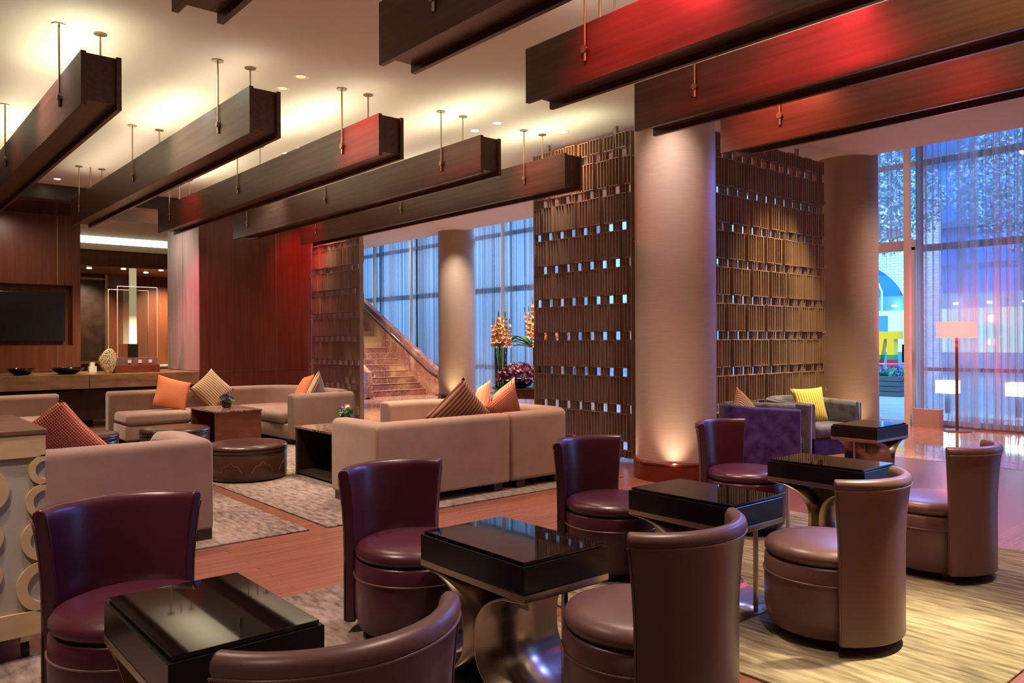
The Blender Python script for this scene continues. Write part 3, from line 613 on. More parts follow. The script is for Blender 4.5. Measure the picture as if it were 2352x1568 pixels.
# middle sofa, back towards the viewer
t = thing('sofa', 'curved taupe velvet sofa in the middle, its two panel back towards the viewer', 'sofa', (0, 0, 0))
obj('backrest', sweep([(-6.38, 3.41), (-5.70, 3.41), (-5.70, 4.745)], rrect(-0.1, 0.1, 0.085, 0.725, 0.06)), m_sofa, t, smooth=50, bevel=0.02, seg=3)
pth = [(-5.70, 4.765), (-5.70, 5.25)] + arc(-6.0, 5.30, 0.30, 0, 90, 8) + [(-6.6, 5.60), (-7.1, 5.60)] + arc(-7.1, 5.0, 0.60, 95, 180, 8) + [(-7.70, 4.65)]
obj('curved_backrest', sweep(pth, BK), m_sofa, t, smooth=50, bevel=0.03, seg=4)
obj('seat_frame', bx(-6.40, -5.78, 3.50, 5.5, 0.085, 0.29, bx(-7.62, -6.4, 4.75, 5.5, 0.085, 0.29)), m_sofa, t, bevel=0.02, seg=3)
for y in (3.50, 4.14): cushion_seat(-6.53, -5.8, y, y + 0.63, 0.29, 0.44, t)
cushion_seat(-6.45, -5.82, 4.79, 5.48, 0.29, 0.44, t); cushion_seat(-7.62, -6.47, 4.76, 5.48, 0.29, 0.44, t)
sofa_feet(t, ((-5.68, 3.38), (-6.3, 3.38), (-5.68, 4.62), (-5.68, 4.9), (-5.7, 5.4), (-7.5, 5.3), (-7.55, 4.85)))
# far sofa in front of the counter
t = thing('sofa', 'corner shaped pale taupe velvet sofa in front of the stone counter and mahogany wall', 'sofa', (0, 0, 0))
pth = [(-12.05, 2.80), (-12.05, 4.9)] + arc(-11.55, 4.95, 0.50, 180, 90, 8) + [(-10.9, 5.45), (-10.15, 5.45)]
obj('backrest', sweep(pth, BK), m_sofa, t, smooth=50, bevel=0.03, seg=4)
obj('armrest', sweep([(-10.05, 4.60), (-10.05, 5.54)], rrect(-0.1, 0.1, 0.085, 0.70, 0.07)), m_sofa, t, smooth=50, bevel=0.03, seg=4)
obj('seat_frame', bx(-12.0, -11.33, 2.86, 4.6, 0.085, 0.29, bx(-12.0, -10.1, 4.57, 5.4, 0.085, 0.29)), m_sofa, t, bevel=0.02, seg=3)
for y in (2.86, 3.72): cushion_seat(-11.95, -11.30, y, y + 0.85, 0.29, 0.45, t)
cushion_seat(-11.95, -11.0, 4.60, 5.38, 0.29, 0.45, t); cushion_seat(-10.98, -10.16, 4.53, 5.38, 0.29, 0.45, t)
sofa_feet(t, ((-11.45, 2.95), (-11.95, 2.95), (-10.2, 4.7), (-10.2, 5.3), (-11.9, 5.0)))
t = thing('sofa', 'taupe velvet sofa at the far left edge in front of the stone counter', 'sofa', (0, 0, 0))
obj('backrest', sweep([(-12.05, -0.6), (-12.05, 2.20)], BK), m_sofa, t, smooth=50, bevel=0.03, seg=4)
obj('seat_frame', bx(-12.0, -11.33, -0.6, 2.14, 0.085, 0.29), m_sofa, t, bevel=0.02, seg=3)
for y in (-0.55, 0.80): cushion_seat(-11.95, -11.30, y, y + 1.34, 0.29, 0.45, t)
sofa_feet(t, ((-11.45, 2.0), (-11.95, 2.0), (-11.45, -0.4)))

# ------------------------------------------------------------------ throw cushions
def pillow(loc, size, mat, label, normal, roll, th=0.075, tilt=0.0):
    bm = bmesh.new(); n = 14; hs = size / 2; g = {}
    for side in (1, -1):
        for i in range(n + 1):
            for j in range(n + 1):
                u = -1 + 2 * i / n; v = -1 + 2 * j / n; edge = i in (0, n) or j in (0, n)
                if side == -1 and edge: g[(side, i, j)] = g[(1, i, j)]; continue
                px = hs * u * (1 - 0.07 * (1 - v * v)); py = hs * v * (1 - 0.07 * (1 - u * u))
                z = side * th * (max(0, (1 - u ** 2)) * max(0, (1 - v ** 2))) ** 0.42
                g[(side, i, j)] = bm.verts.new((px, py, z))
        for i in range(n):
            for j in range(n):
                q = [g[(side, i, j)], g[(side, i + 1, j)], g[(side, i + 1, j + 1)], g[(side, i, j + 1)]]
                bm.faces.new(q if side == 1 else q[::-1])
    o = obj('throw_pillow', bm, mat, smooth=180)
    nrm = Vector(normal).normalized(); q = nrm.to_track_quat('Z', 'Y').to_matrix().to_4x4()
    o.matrix_world = Matrix.Translation(Vector(loc)) @ q @ Matrix.Rotation(roll, 4, 'Z')
    return tag(o, label, 'pillow')
D45 = PI / 4
pillow((-11.74, 3.58, 0.675), 0.47, m_orange, 'plain orange knitted cushion on the corner sofa, left of the beige ribbed one', (1, 0.05, 0.38), -0.32)
pillow((-11.76, 4.16, 0.71), 0.46, m_beige, 'beige ribbed diamond set cushion on the corner sofa behind the flower vase', (1, -0.1, 0.34), D45 - 0.05)
pillow((-10.74, 5.12, 0.70), 0.48, m_orange, 'orange cushion seen edge on, leaning at the right end of the corner sofa', (-0.2, -0.88, 0.45), 0.15)
pillow((-10.36, 5.12, 0.70), 0.46, m_beige, 'cream ribbed cushion half hidden behind the armrest of the corner sofa', (-0.75, -0.7, 0.32), 0.55)
pillow((-6.00, 1.08, 0.70), 0.50, m_redck, 'red checked cushion rising over the back of the nearest sofa', (-1, 0.15, 0.28), D45 + 0.1)
pillow((-5.97, 4.42, 0.70), 0.54, m_brownst, 'brown striped cushion standing on its corner behind the middle sofa back', (-1, 0.1, 0.25), D45)
pillow((-6.02, 5.02, 0.69), 0.46, m_redck, 'red checked cushion at the right of the middle sofa', (-1, -0.15, 0.25), D45 + 0.25)
pillow((-6.75, 5.30, 0.71), 0.48, m_peach, 'peach ribbed cushion farthest back in the middle sofa', (-0.45, -0.9, 0.25), 0.25)
pillow((-6.36, 5.28, 0.71), 0.50, m_beige, 'tan striped cushion behind the red checked one in the middle sofa', (-0.25, -0.9, 0.3), 0.5)
pillow((-4.80, 8.74, 0.625), 0.43, m_yellow, 'yellow ribbed cushion on the grey velvet armchair', (0.88, -0.45, 0.30), 0.03, th=0.07)
pillow((-4.86, 7.46, 0.64), 0.38, m_beige, 'tan cushion tip showing over the purple armchair back', (1, 0.1, 0.35), D45)

# ------------------------------------------------------------------ ottomans
def make_ottoman():
    t = thing('ottoman', 'x', 'ottoman', (0, 0, 0), 0, 'round brown leather ottomans'); r = 0.395
    obj('body', lathe([(r - 0.04, 0.0), (r - 0.008, 0.02), (r, 0.06), (r, 0.27), (r - 0.004, 0.275)], 72), m_ott, t, smooth=50)
    obj('band', lathe([(r + 0.001, 0.278), (r + 0.004, 0.284), (r + 0.004, 0.305), (r + 0.001, 0.311)], 72), m_ott, t, smooth=60)
    obj('top_cushion', lathe([(r - 0.01, 0.311), (r + 0.006, 0.318), (r + 0.006, 0.332), (r - 0.012, 0.352), (r - 0.06, 0.363), (r - 0.2, 0.370), (0.02, 0.372)], 72), m_ott, t, smooth=60)
    bm = bmesh.new()
    for k in range(8):
        pts = []
        for (u, z) in ((-0.11, 0.10), (-0.07, 0.16), (-0.03, 0.17), (0.0, 0.20), (0.03, 0.17), (0.07, 0.16), (0.11, 0.10)):
            a = k * PI / 4 + u / r; pts.append(((r + 0.0012) * math.cos(a), (r + 0.0012) * math.sin(a), z))
        tube(pts, 0.0014, 4, bm)
    obj('stitching', bm, M('tan_thread', (0.3, 0.16, 0.09), 0.7), t)
    return t
ot = make_ottoman()
for i, (x, y, lb) in enumerate(((-7.95, 3.17, 'round brown leather ottoman nearest the viewer, on the rug by the dark side table'), (-9.98, 3.08, 'round brown leather ottoman partly hidden by the nearest sofa, by the cherry side table'), (-10.02, 2.05, 'round brown leather ottoman behind the red checked cushion, mostly hidden'))):
    o = ot if i == 0 else copy_tree(ot); o.location = (x, y, 0.012); o['label'] = lb

# ------------------------------------------------------------------ side tables
def side_table(x0, x1, y0, y1, h, mat, label):
    t = thing('side_table', label, 'side table', (x0, y0, 0.012)); w = x1 - x0; d = y1 - y0; h -= 0.012
    obj('marble_top', bx(-0.01, w + 0.01, -0.01, d + 0.01, h - 0.022, h), m_tmarble, t, bevel=0.003)
    obj('side_panel', bx(w - 0.05, w, 0, d, 0.0, h - 0.022), mat, t, bevel=0.003); obj('side_panel', bx(0, 0.05, 0, d, 0.0, h - 0.022), mat, t, bevel=0.003)
    obj('rear_panel', bx(0.05, w - 0.05, d - 0.03, d, 0.0, h - 0.022), m_darkw, t); obj('bottom_shelf', bx(0.05, w - 0.05, 0.01, d - 0.03, 0.02, 0.05), m_darkw, t)
    return t
side_table(-11.06, -10.10, 3.62, 4.22, 0.52, m_redw, 'cherry wood box side table with marble top between two ottomans and the corner sofa')
side_table(-7.78, -6.93, 3.62, 4.22, 0.52, m_darkw, 'dark wood box side table with marble top beside the middle sofa armrest')
def flower_cluster(parent, cols, n, R, H, z0, s, seed, name='blossoms'):
    rnd = random.Random(seed); bms = [bmesh.new() for _ in cols]
    for k in range(n):
        a = rnd.uniform(0, 2 * PI); r = R * math.sqrt(rnd.random()); zz = z0 + H * math.sqrt(max(0, 1 - (r / R) ** 2)) * rnd.uniform(0.45, 1.0)
        p = Vector((r * math.cos(a), r * math.sin(a), zz)); tgt = bms[rnd.choices(range(len(cols)), [c[1] for c in cols])[0]]
        ax = Vector((rnd.uniform(-1, 1), rnd.uniform(-1, 1), rnd.uniform(0, 1))).normalized(); x = ax.orthogonal().normalized(); y = ax.cross(x)
        for q in range(5):
            b = q * 2 * PI / 5; d = x * math.cos(b) + y * math.sin(b); e = x * -math.sin(b) + y * math.cos(b)
            f = [tgt.verts.new(v) for v in (p, p + (d * 0.6 - e * 0.35) * s + ax * s * 0.25, p + d * s + ax * s * 0.45, p + (d * 0.6 + e * 0.35) * s + ax * s * 0.25)]; tgt.faces.new(f)
    return [obj(name, b, c[0], parent) for b, c in zip(bms, cols)]
m_violet = M('violet_petal', (0.16, 0.02, 0.22), 0.6)
def small_vase(x, y, z, label, flabel, seed):
    t = thing('flower_vase', label, 'vase', (x, y, z))
    obj('glass_bowl', lathe([(0.035, 0), (0.058, 0.012), (0.07, 0.055), (0.056, 0.098), (0.046, 0.108)], 24, cap=False), m_green_glass, t, smooth=90)
    obj('greenery', lathe([(0.03, 0.004), (0.054, 0.02), (0.064, 0.055), (0.052, 0.085)], 20), M('dark_greens', (0.012, 0.045, 0.012), 0.3), t, smooth=60)
    f = thing('flower_posy', flabel, 'flowers', (x, y, z + 0.085))
    flower_cluster(f, [(m_violet, 5)], 16, 0.075, 0.10, 0.01, 0.030, seed, 'purple_blossoms'); flower_cluster(f, [(m_leaf, 3)], 20, 0.085, 0.10, 0.0, 0.035, seed + 1, 'leaves'); flower_cluster(f, [(m_glad, 1)], 3, 0.05, 0.10, 0.02, 0.024, seed + 2, 'peach_blossoms')
small_vase(-10.62, 3.95, 0.52, 'small round glass vase on the cherry side table', 'small purple posy in the glass vase on the cherry side table', 3)
small_vase(-7.60, 4.12, 0.52, 'small round glass vase on the dark side table', 'purple and peach posy with green sprigs in the vase on the dark side table', 13)

# ------------------------------------------------------------------ plywood cart with scalloped rings
t = thing('serving_cart', 'plywood cart with grey panels and scalloped wooden rings at the left edge of the view', 'cart', (-4.0, 0.68, 0))
y0 = -1.15
obj('body', bx(-0.90, -0.006, y0, -0.001, 0.13, 1.0), m_grey, t)
obj('top_slab', bx(-0.92, 0.012, y0, 0.006, 1.0, 1.022), wood('dark_cart_top', (0.10, 0.045, 0.03), (0.19, 0.09, 0.06), (6, 1, 6), 0.35, 2), t, bevel=0.003)
obj('top_rail', bx(-0.006, 0.008, y0, 0, 0.90, 1.0), m_ply, t, bevel=0.002); obj('bottom_rail', bx(-0.006, 0.008, y0, 0, 0.12, 0.225), m_ply, t, bevel=0.002)
bm = bmesh.new()
for (zc, ro, ri) in ((0.842, 0.067, 0.040), (0.703, 0.078, 0.048), (0.534, 0.096, 0.060), (0.328, 0.114, 0.072)):
    n = 24; A = []
    for i in range(n + 1):
        a = PI / 2 + PI * i / n
        A.append([bm.verts.new((xx, min(0.0, r * math.cos(a)), zc + r * math.sin(a))) for xx, r in ((-0.006, ro), (0.008, ro), (0.008, ri), (-0.006, ri))])
    for a, b in zip(A, A[1:]):
        for j in range(4): bm.faces.new((a[j], a[(j + 1) % 4], b[(j + 1) % 4], b[j]))
    bm.faces.new(A[0]); bm.faces.new(A[-1][::-1])
obj('ring_border', bm, m_ply, t)
for (zc, yc, r) in ((0.77, -0.235, 0.098), (0.572, -0.24, 0.082), (0.405, -0.235, 0.072)):
    obj('round_disc', tube([(-0.004, yc, zc), (0.008, yc, zc)], r, 40), m_ply, t, smooth=40)
obj('corner_post', bx(-0.90, -0.87, -0.03, 0.0, 0.12, 1.0), m_ply, t)
for (x, y) in ((-0.08, -0.07), (-0.82, -0.07), (-0.08, y0 + 0.07), (-0.82, y0 + 0.07)):
    w = obj('caster', tube([(x, y - 0.012, 0.04), (x, y + 0.012, 0.04)], 0.04, 24), m_rubber, t, smooth=40)
    obj('caster_fork', bx(x - 0.02, x + 0.02, y - 0.02, y + 0.02, 0.075, 0.13), m_steel, w)

# ------------------------------------------------------------------ velvet barrel armchairs
def make_barrel(loc, rz, label, front=0.50, outer=None):
    outer = outer or m_velp
    t = thing('barrel_armchair', label, 'armchair', loc, rz)
    pth = [(front, 0.40), (0.2, 0.40), (-0.02, 0.40)] + arc(-0.02, 0.0, 0.40, 90, 270, 24)[1:] + [(0.2, -0.40), (front, -0.40)]
    n = len(pth)
    def H(i): return 0.715 - 0.03 * abs(2 * i / (n - 1) - 1) ** 3
    obj('outer_shell', sweep(pth, lambda i: [(0.004, 0.10), (0.004, H(i) - 0.02), (-0.012, H(i)), (-0.045, H(i) - 0.004), (-0.055, H(i) - 0.03), (-0.055, 0.10)]), outer, t, smooth=40, bevel=0.008)
    obj('inner_padding', sweep(pth, lambda i: [(0.006, 0.30), (0.006, H(i) - 0.006), (0.022, H(i) + 0.004), (0.05, H(i) - 0.005), (0.06, H(i) - 0.05), (0.06, 0.30)]), m_velg, t, smooth=60)
    pp = []
    for i, p in enumerate(pth): pp.append((p[0] + (0.001 if i in (0, n - 1) else 0), p[1], H(i) + 0.004))
    obj('welt_piping', tube([(front + 0.004, 0.425, 0.12)] + pp + [(front + 0.004, -0.425, 0.12)], 0.005, 6), M('pale_welt', (0.30, 0.28, 0.42), 0.5), t, smooth=90)
    obj('seat_cushion', bx(-0.26, front + 0.02, -0.335, 0.335, 0.30, 0.44), m_velg, t, bevel=0.05, seg=5)
    obj('seat_apron', bx(-0.3, front - 0.01, -0.345, 0.345, 0.10, 0.30), m_velp, t, bevel=0.01)
    for (x, y) in ((front - 0.08, 0.3), (front - 0.08, -0.3), (-0.25, 0.2), (-0.25, -0.2)): obj('leg', bx(x - 0.025, x + 0.025, y - 0.025, y + 0.025, 0.0, 0.10), m_darkw, t)
    return t
b1_ = make_barrel((-4.69, 7.52, 0.0), 0.59, 'purple velvet barrel armchair showing its side, grey velvet inside', 0.40)
b2_ = make_barrel((-4.78, 8.63, 0.0), -0.21, 'grey velvet barrel armchair with the yellow cushion on it', 0.42, m_velg)
b1_.scale = (0.92, 0.92, 1); b2_.scale = (0.98, 0.98, 1)

# ------------------------------------------------------------------ window wall
BAYS = [-24.5, -22.36, -20.18, -18.0, -15.83, -13.66, -11.48, -9.32, -7.15, -5.53, -3.1, -0.9, 1.5, 4.2]
for k, (a, b) in enumerate(zip(BAYS, BAYS[1:])):
    door = abs(a + 7.15) < 0.01
    nm = 'window_%d' % (k + 1) if not door else 'door_2'
    bm = bmesh.new()
    if door: zs = [(2.95, 3.07), (4.30, 4.38), (4.8, 4.9)]
    else: zs = [(0.0, 0.08), (0.88, 0.94), (2.86, 2.97), (4.28, 4.38), (4.8, 4.9)]
    for (z0, z1) in zs: bx(a, b, 13.62, 13.70, z0, z1, bm)
    for x in (a, b): bx(x - 0.035, x + 0.035, 13.60, 13.72, 0, 4.9, bm)
    w = struct(nm, bm, m_dframe if not door else m_frame)
    if not door:
        obj('window_pane', bx(a, b, 13.655, 13.661, 0.05, 4.85), m_glass, w)
    else:
        obj('transom_pane', bx(a, b, 13.655, 13.661, 3.07, 4.85), m_glass, w)
        obj('door_leaf_stile', bx(-5.66, -5.60, 13.62, 13.68, 0, 2.95, bx(-7.1, -5.6, 13.62, 13.68, 2.90, 2.95)), m_frame, w)
        obj('push_bar', tube([(-7.1, 13.56, 0.985), (-5.64, 13.56, 0.985)], 0.014, 8), m_silver, w, smooth=60)
        obj('pull_handle', bx(-5.76, -5.71, 13.50, 13.54, 1.02, 1.32), m_black, w)
    if a > -24 and not (-3.2 < a < 4):
        obj('cream_post', bx(a - (0.03 if not abs(a + 5.53) < 0.01 else 0.045), a + (0.03 if not abs(a + 5.53) < 0.01 else 0.045), 13.14, 13.22, 0, 4.85), m_frame, w)
def curtain(x0, x1, z0, z1, label, y=13.38, seed=1, amp=0.055):
    rnd = random.Random(seed); bm = bmesh.new(); x = x0; pts = []; ph = rnd.random() * 6; lam = 0.16; n = int((x1 - x0) / 0.0125)
    for i in range(n + 1):
        x = x0 + (x1 - x0) * i / n; ph += 2 * PI * 0.0125 / (0.15 + 0.06 * math.sin(x * 3.1 + seed) + 0.03 * math.sin(x * 7.7))
        pts.append((x + 0.02 * math.sin(2 * ph), y + amp * math.sin(ph) * (0.75 + 0.35 * math.sin(x * 5 + seed))))
    rows = [z0, z0 + 0.10, (z0 + z1) / 2, z1]; g = []
    for j, z in enumerate(rows): g.append([bm.verts.new((p[0] + 0.008 * math.sin(j * 2 + p[0] * 9), p[1], z)) for p in pts])
    for a, b in zip(g, g[1:]):
        for i in range(n): bm.faces.new((a[i], a[i + 1], b[i + 1], b[i]))
    # gathered double hem along the bottom edge
    o = obj('sheer_curtain', bm, m_sheer, smooth=180)
    hm = bmesh.new(); A = [[hm.verts.new((p[0], p[1] + 0.004, z)) for p in pts] for z in (z0, z0 + 0.16)]
    for i in range(n): hm.faces.new((A[0][i], A[0][i + 1], A[1][i + 1], A[1][i]))
    obj('hem', hm, m_sheer, o, smooth=180)
    return tag(o, label, 'curtain', 'sheer curtains along the window wall')
segs = [(-24.4, -22.36, 'sheer curtain at the far left above the marble stair, first by the stair top'), (-22.36, -20.18, 'sheer curtain second from the stair top, over the stair wall'), (-20.18, -18.0, 'sheer curtain left of the slim far pillar'), (-18.0, -15.83, 'sheer curtain mostly behind the far round pillar'),
        (-15.83, -13.66, 'sheer curtain behind the gladiolus vase'), (-13.66, -11.48, 'sheer curtain behind the lattice screen, left part'), (-11.48, -9.32, 'sheer curtain behind the lattice screen, right part'), (-9.32, -7.15, 'sheer curtain hidden behind the big round pillar')]
for i, (a, b, l) in enumerate(segs): curtain(a + 0.025, b - 0.025, 0.03, 4.80, l, seed=i + 2)
curtain(-7.08, -5.60, 3.09, 4.80, 'short sheer curtain hanging above the glass door', seed=21)
curtain(-5.50, -4.62, 0.03, 4.80, 'sheer curtain right of the door, left of the floor lamp pole', seed=22)
curtain(-4.74, -3.0, 0.03, 4.80, 'sheer curtain with rosy light at the right of the floor lamp', seed=23, y=13.30)
curtain(-3.0, 0.9, 0.03, 4.80, 'sheer curtain beyond the right edge of the view', seed=24)
struct('wall_lamp_plinth', bx(-5.42, -5.03, 13.10, 13.28, 0, 0.29), M('beige_stone_box', (0.50, 0.36, 0.28), 0.5)).name = 'trim_7'

# ------------------------------------------------------------------ floor lamp
t = thing('floor_lamp', 'floor lamp with a rosy drum shade in front of the sheer curtains', 'lamp', (-4.70, 12.92, 0.002))
obj('base', lathe([(0.20, 0), (0.20, 0.012), (0.19, 0.018), (0.02, 0.02)], 40), m_rod, t, smooth=40)
obj('pole', lathe([(0.022, 0.02), (0.022, 1.64)], 16), M('wood_pole', (0.18, 0.07, 0.03), 0.3), t, smooth=40)
obj('lamp_shade', lathe([(0.275, 1.42), (0.275, 1.665)], 48, cap=False), m_lamp, t, smooth=60)
for (x, y, z, w) in ((-4.70, 12.92, 1.36, 14), (-4.70, 12.92, 1.74, 14)):
    d = bpy.data.lights.new('shade_lamp', 'POINT'); d.color = (1.0, 0.10, 0.16); d.energy = w; d.shadow_soft_size = 0.06; o = bpy.data.objects.new('shade_lamp', d); C.objects.link(o); o.location = (x, y, z)
spot((-5.2, 12.75, 0.05), (-4.9, 13.4, 2.2), (1.0, 0.05, 0.16), 20, 60, 1.0, 0.04); spot((-4.1, 12.8, 0.05), (-4.2, 13.4, 2.2), (1.0, 0.05, 0.16), 20, 60, 1.0, 0.04)

# ------------------------------------------------------------------ marble staircase
t = thing('marble_staircase', 'red marble staircase with sloping marble side wall at the back of the lobby', 'stairs', (0, 0, 0))
poly = [(-17.40, 0.0)]
x, z = -17.40, 0.0
for k in range(15):
    z += 0.156; poly.append((x, z)); x -= 0.286; poly.append((x, z))
poly.append((x, 0.0)); obj('steps', prism(poly, 9.86, 11.8, 'XZ'), m_stair, t)
bm = bmesh.new(); x, z = -17.40, 0.0
for k in range(15):
    z += 0.156; bx(x - 0.012, x + 0.012, 9.86, 11.8, z - 0.003, z + 0.004, bm); x -= 0.286
obj('step_nosing', bm, M('pale_marble_edge', (0.7, 0.5, 0.42), 0.3), t)
def sidewall(y0, y1): return prism([(-16.85, 0), (-16.80, 0.10), (-16.90, 0.66), (-17.02, 0.72), (-24.0, 4.35), (-24.0, 3.2), (-17.6, 0.0)], y0, y1, 'XZ')
def panelwall(y0, y1): return prism([(-17.0, 0.0), (-16.80, 0.05), (-16.88, 0.66), (-17.02, 0.72), (-24.0, 4.35), (-24.0, 0.0)], y0, y1, 'XZ')
obj('side_wall', panelwall(11.8, 11.96), m_stair, t, bevel=0.004); obj('side_wall', panelwall(9.70, 9.86), m_stair, t, bevel=0.004)
for y in (11.74, 9.92): obj('handrail', tube([(-16.84, y, 0.57), (-17.15, y, 0.66), (-23.8, y, 4.12)], 0.024, 10), m_silver, t, smooth=60)

# ------------------------------------------------------------------ round lobby table and flowers
TX, TY, TZ = -9.20, 8.45, 0.68
t = thing('round_table', 'round dark wood table behind the lattice screen carrying the flower arrangements', 'table', (TX, TY, 0.002))
obj('tabletop', lathe([(0.78, TZ - 0.03), (0.79, TZ - 0.02), (0.79, TZ - 0.006), (0.78, TZ - 0.002)], 64), m_darkw, t, smooth=40)
obj('apron', lathe([(0.73, TZ - 0.15), (0.75, TZ - 0.03)], 64, cap=False), m_redw, t, smooth=40)
for a in (45, 135, 225, 315): obj('leg', lathe([(0.012, 0), (0.012, TZ - 0.10)], 10), m_steel, t, smooth=60, loc=(0.6 * math.cos(math.radians(a)), 0.6 * math.sin(math.radians(a)), 0))
def make_glad(seed, H):
    rnd = random.Random(seed); t = thing('gladiolus', 'x', 'flower', (0, 0, 0))
    bend = rnd.uniform(0, 0.06); pts = [(bend * (k / 6) ** 2, 0, H * k / 6) for k in range(7)]
    obj('stem', tube(pts, [0.006, 0.006, 0.005, 0.005, 0.004, 0.003, 0.002], 6), m_stem, t, smooth=60)
    bm = bmesh.new(); gb = bmesh.new()
    for k in range(11):
        f = k / 11; z = H * (0.60 + 0.33 * f); s = 0.060 * (1 - 0.5 * f); a0 = rnd.uniform(-0.5, 0.5) + (PI if k % 2 else 0)
        base = Vector((bend * (z / H) ** 2, 0, z)); ax = Vector((math.cos(a0), math.sin(a0), 0.55)).normalized(); x = ax.orthogonal().normalized(); y = ax.cross(x)
        for q in range(6):
            b = q * PI / 3; d = x * math.cos(b) + y * math.sin(b); e = x * -math.sin(b) + y * math.cos(b)
            f4 = [bm.verts.new(v) for v in (base + ax * 0.01, base + ax * s * 0.7 + (d * 0.55 - e * 0.38) * s, base + ax * s * 1.0 + d * s * 1.05, base + ax * s * 0.7 + (d * 0.55 + e * 0.38) * s)]; bm.faces.new(f4)
    for k in range(6):
        z = H * (0.93 + 0.07 * k / 6); a0 = PI * k; base = Vector((bend * (z / H) ** 2, 0, z)); tube([base, base + Vector((0.012 * math.cos(a0), 0.012 * math.sin(a0), 0.03))], [0.006, 0.002], 5, gb)
    obj('blossoms', bm, m_glad, t); obj('buds', gb, m_stem, t)
    return t
def bunch(cx, cy, z, H, n, spread, label, seed, vh):
    v = thing('glass_vase', label, 'vase', (cx, cy, z))
    obj('vase_wall', lathe([(0.085, 0), (0.095, 0.01), (0.10, vh)], 32, cap=False), m_green_glass, v, smooth=60); obj('vase_bottom', lathe([(0.085, 0), (0.085, 0.012)], 32), m_green_glass, v)
    protos = [make_glad(seed + k, H * (0.9 + 0.1 * k)) for k in range(2)]
    for i in range(n):
        o = protos[i] if i < 2 else copy_tree(protos[i % 2]); a = i * 2.399; r = 0.07 * math.sqrt((i + 0.5) / n)
        o.location = (cx + r * math.cos(a), cy + r * math.sin(a), z + 0.015); tl = spread * math.sqrt((i + 0.5) / n); o.rotation_euler = (tl * math.cos(a + PI / 2), tl * math.sin(a + PI / 2), a)
        o['group'] = 'gladioli in the ' + label; o['label'] = 'peach gladiolus stalk in the ' + label
bunch(-9.58, 7.93, TZ, 1.18, 12, 0.10, 'tall glass vase left of the purple orchids', 31, 0.62)
bunch(-9.55, 8.72, TZ, 1.45, 10, 0.28, 'glass vase behind the orchids near the lattice screen edge', 57, 0.62)
bunch(-8.95, 8.30, TZ, 1.20, 9, 0.30, 'glass vase seen through gaps of the lattice screen', 77, 0.55)
t = thing('orchid_bowl', 'shallow black bowl on the round table holding purple orchids', 'bowl', (-9.27, 8.05 - 0.02, TZ))
obj('bowl_body', lathe([(0.10, 0.0), (0.19, 0.03), (0.235, 0.09), (0.22, 0.125), (0.20, 0.125), (0.19, 0.09), (0.02, 0.06)], 40), m_darkbowl, t, smooth=50)
f = thing('orchid_arrangement', 'dome of small purple and white orchids filling the black bowl', 'flowers', (-9.27, 8.03, TZ + 0.10))
flower_cluster(f, [(m_orchid, 3)], 380, 0.34, 0.30, -0.02, 0.036, 5, 'purple_blossoms'); flower_cluster(f, [(m_orchid2, 1)], 140, 0.34, 0.31, 0.0, 0.028, 6, 'pale_blossoms')
# large hosta like leaves in the second vase
lf = thing('palm_leaves', 'bright green drooping leaves spreading left from the second flower vase', 'plant', (-9.62, 8.62, TZ + 0.62))
for k, (a, l, up) in enumerate(((200, 0.60, 0.55), (215, 0.52, 0.30), (235, 0.50, 0.12), (190, 0.45, 0.70), (250, 0.40, 0.5), (150, 0.5, 0.4), (20, 0.5, 0.4), (280, 0.45, 0.2), (225, 0.62, 0.45))):
    bm = bmesh.new(); ra = math.radians(a); d = Vector((math.cos(ra), math.sin(ra), 0)); s = Vector((-d.y, d.x, 0)); rows = []
    for i in range(9):
        q = i / 8; p = d * l * q + Vector((0, 0, l * (up * 2 * q - 1.1 * up * 1.6 * q * q))); w = 0.075 * math.sin(PI * min(1, q * 0.93 + 0.07)) ** 0.8
        rows.append([bm.verts.new(p - s * w + Vector((0, 0, 0.015))), bm.verts.new(p), bm.verts.new(p + s * w + Vector((0, 0, 0.015)))])
    for A, B in zip(rows, rows[1:]):
        for j in range(2): bm.faces.new((A[j], A[j + 1], B[j + 1], B[j]))
    obj('leaf', bm, m_leaf, lf, smooth=180)

# ------------------------------------------------------------------ outside: plaza at dusk
m_pave = wood('blue_grey_paving', (0.20, 0.24, 0.28), (0.34, 0.38, 0.42), (0.5, 3, 1), 0.45, 1.5)
struct('ground_plaza', bx(-120, 30, 14.0, 80, -0.05, 0.0), m_pave)
def facade_mat(name, c_wall, c_glass, w, h):
    m = M(name, c_wall, 0.5); tc_ = N(m, 'ShaderNodeTexCoord'); mp_ = N(m, 'ShaderNodeMapping'); mp_.inputs['Rotation'].default_value = (PI / 2, 0, 0); L(m, tc_.outputs['Object'], mp_.inputs[0])
    b = N(m, 'ShaderNodeTexBrick'); b.offset = 0; b.inputs['Scale'].default_value = 1; b.inputs['Brick Width'].default_value = w; b.inputs['Row Height'].default_value = h; b.inputs['Mortar Size'].default_value = 0.16; b.inputs['Mortar Smooth'].default_value = 0
    b.inputs['Color1'].default_value = (*c_glass, 1); b.inputs['Color2'].default_value = (*[v * 1.9 for v in c_glass], 1); b.inputs['Mortar'].default_value = (*c_wall, 1); L(m, mp_.outputs[0], b.inputs[0]); setcol(m, b.outputs[0]); return m
def building(x0, x1, y0, y1, h, mat, ledge, label, fl=3.4):
    t = thing('office_building', label, 'building', ((x0 + x1) / 2, y0, 0)); w = (x1 - x0) / 2
    obj('wall', bx(-w, w, 0, y1 - y0, 0, h), mat, t)
    bm = bmesh.new(); z = fl
    while z < h: bx(-w - 0.1, w + 0.1, -0.35, 0, z - 0.15, z + 0.15, bm); z += fl
    obj('ledges', bm, ledge, t); return t
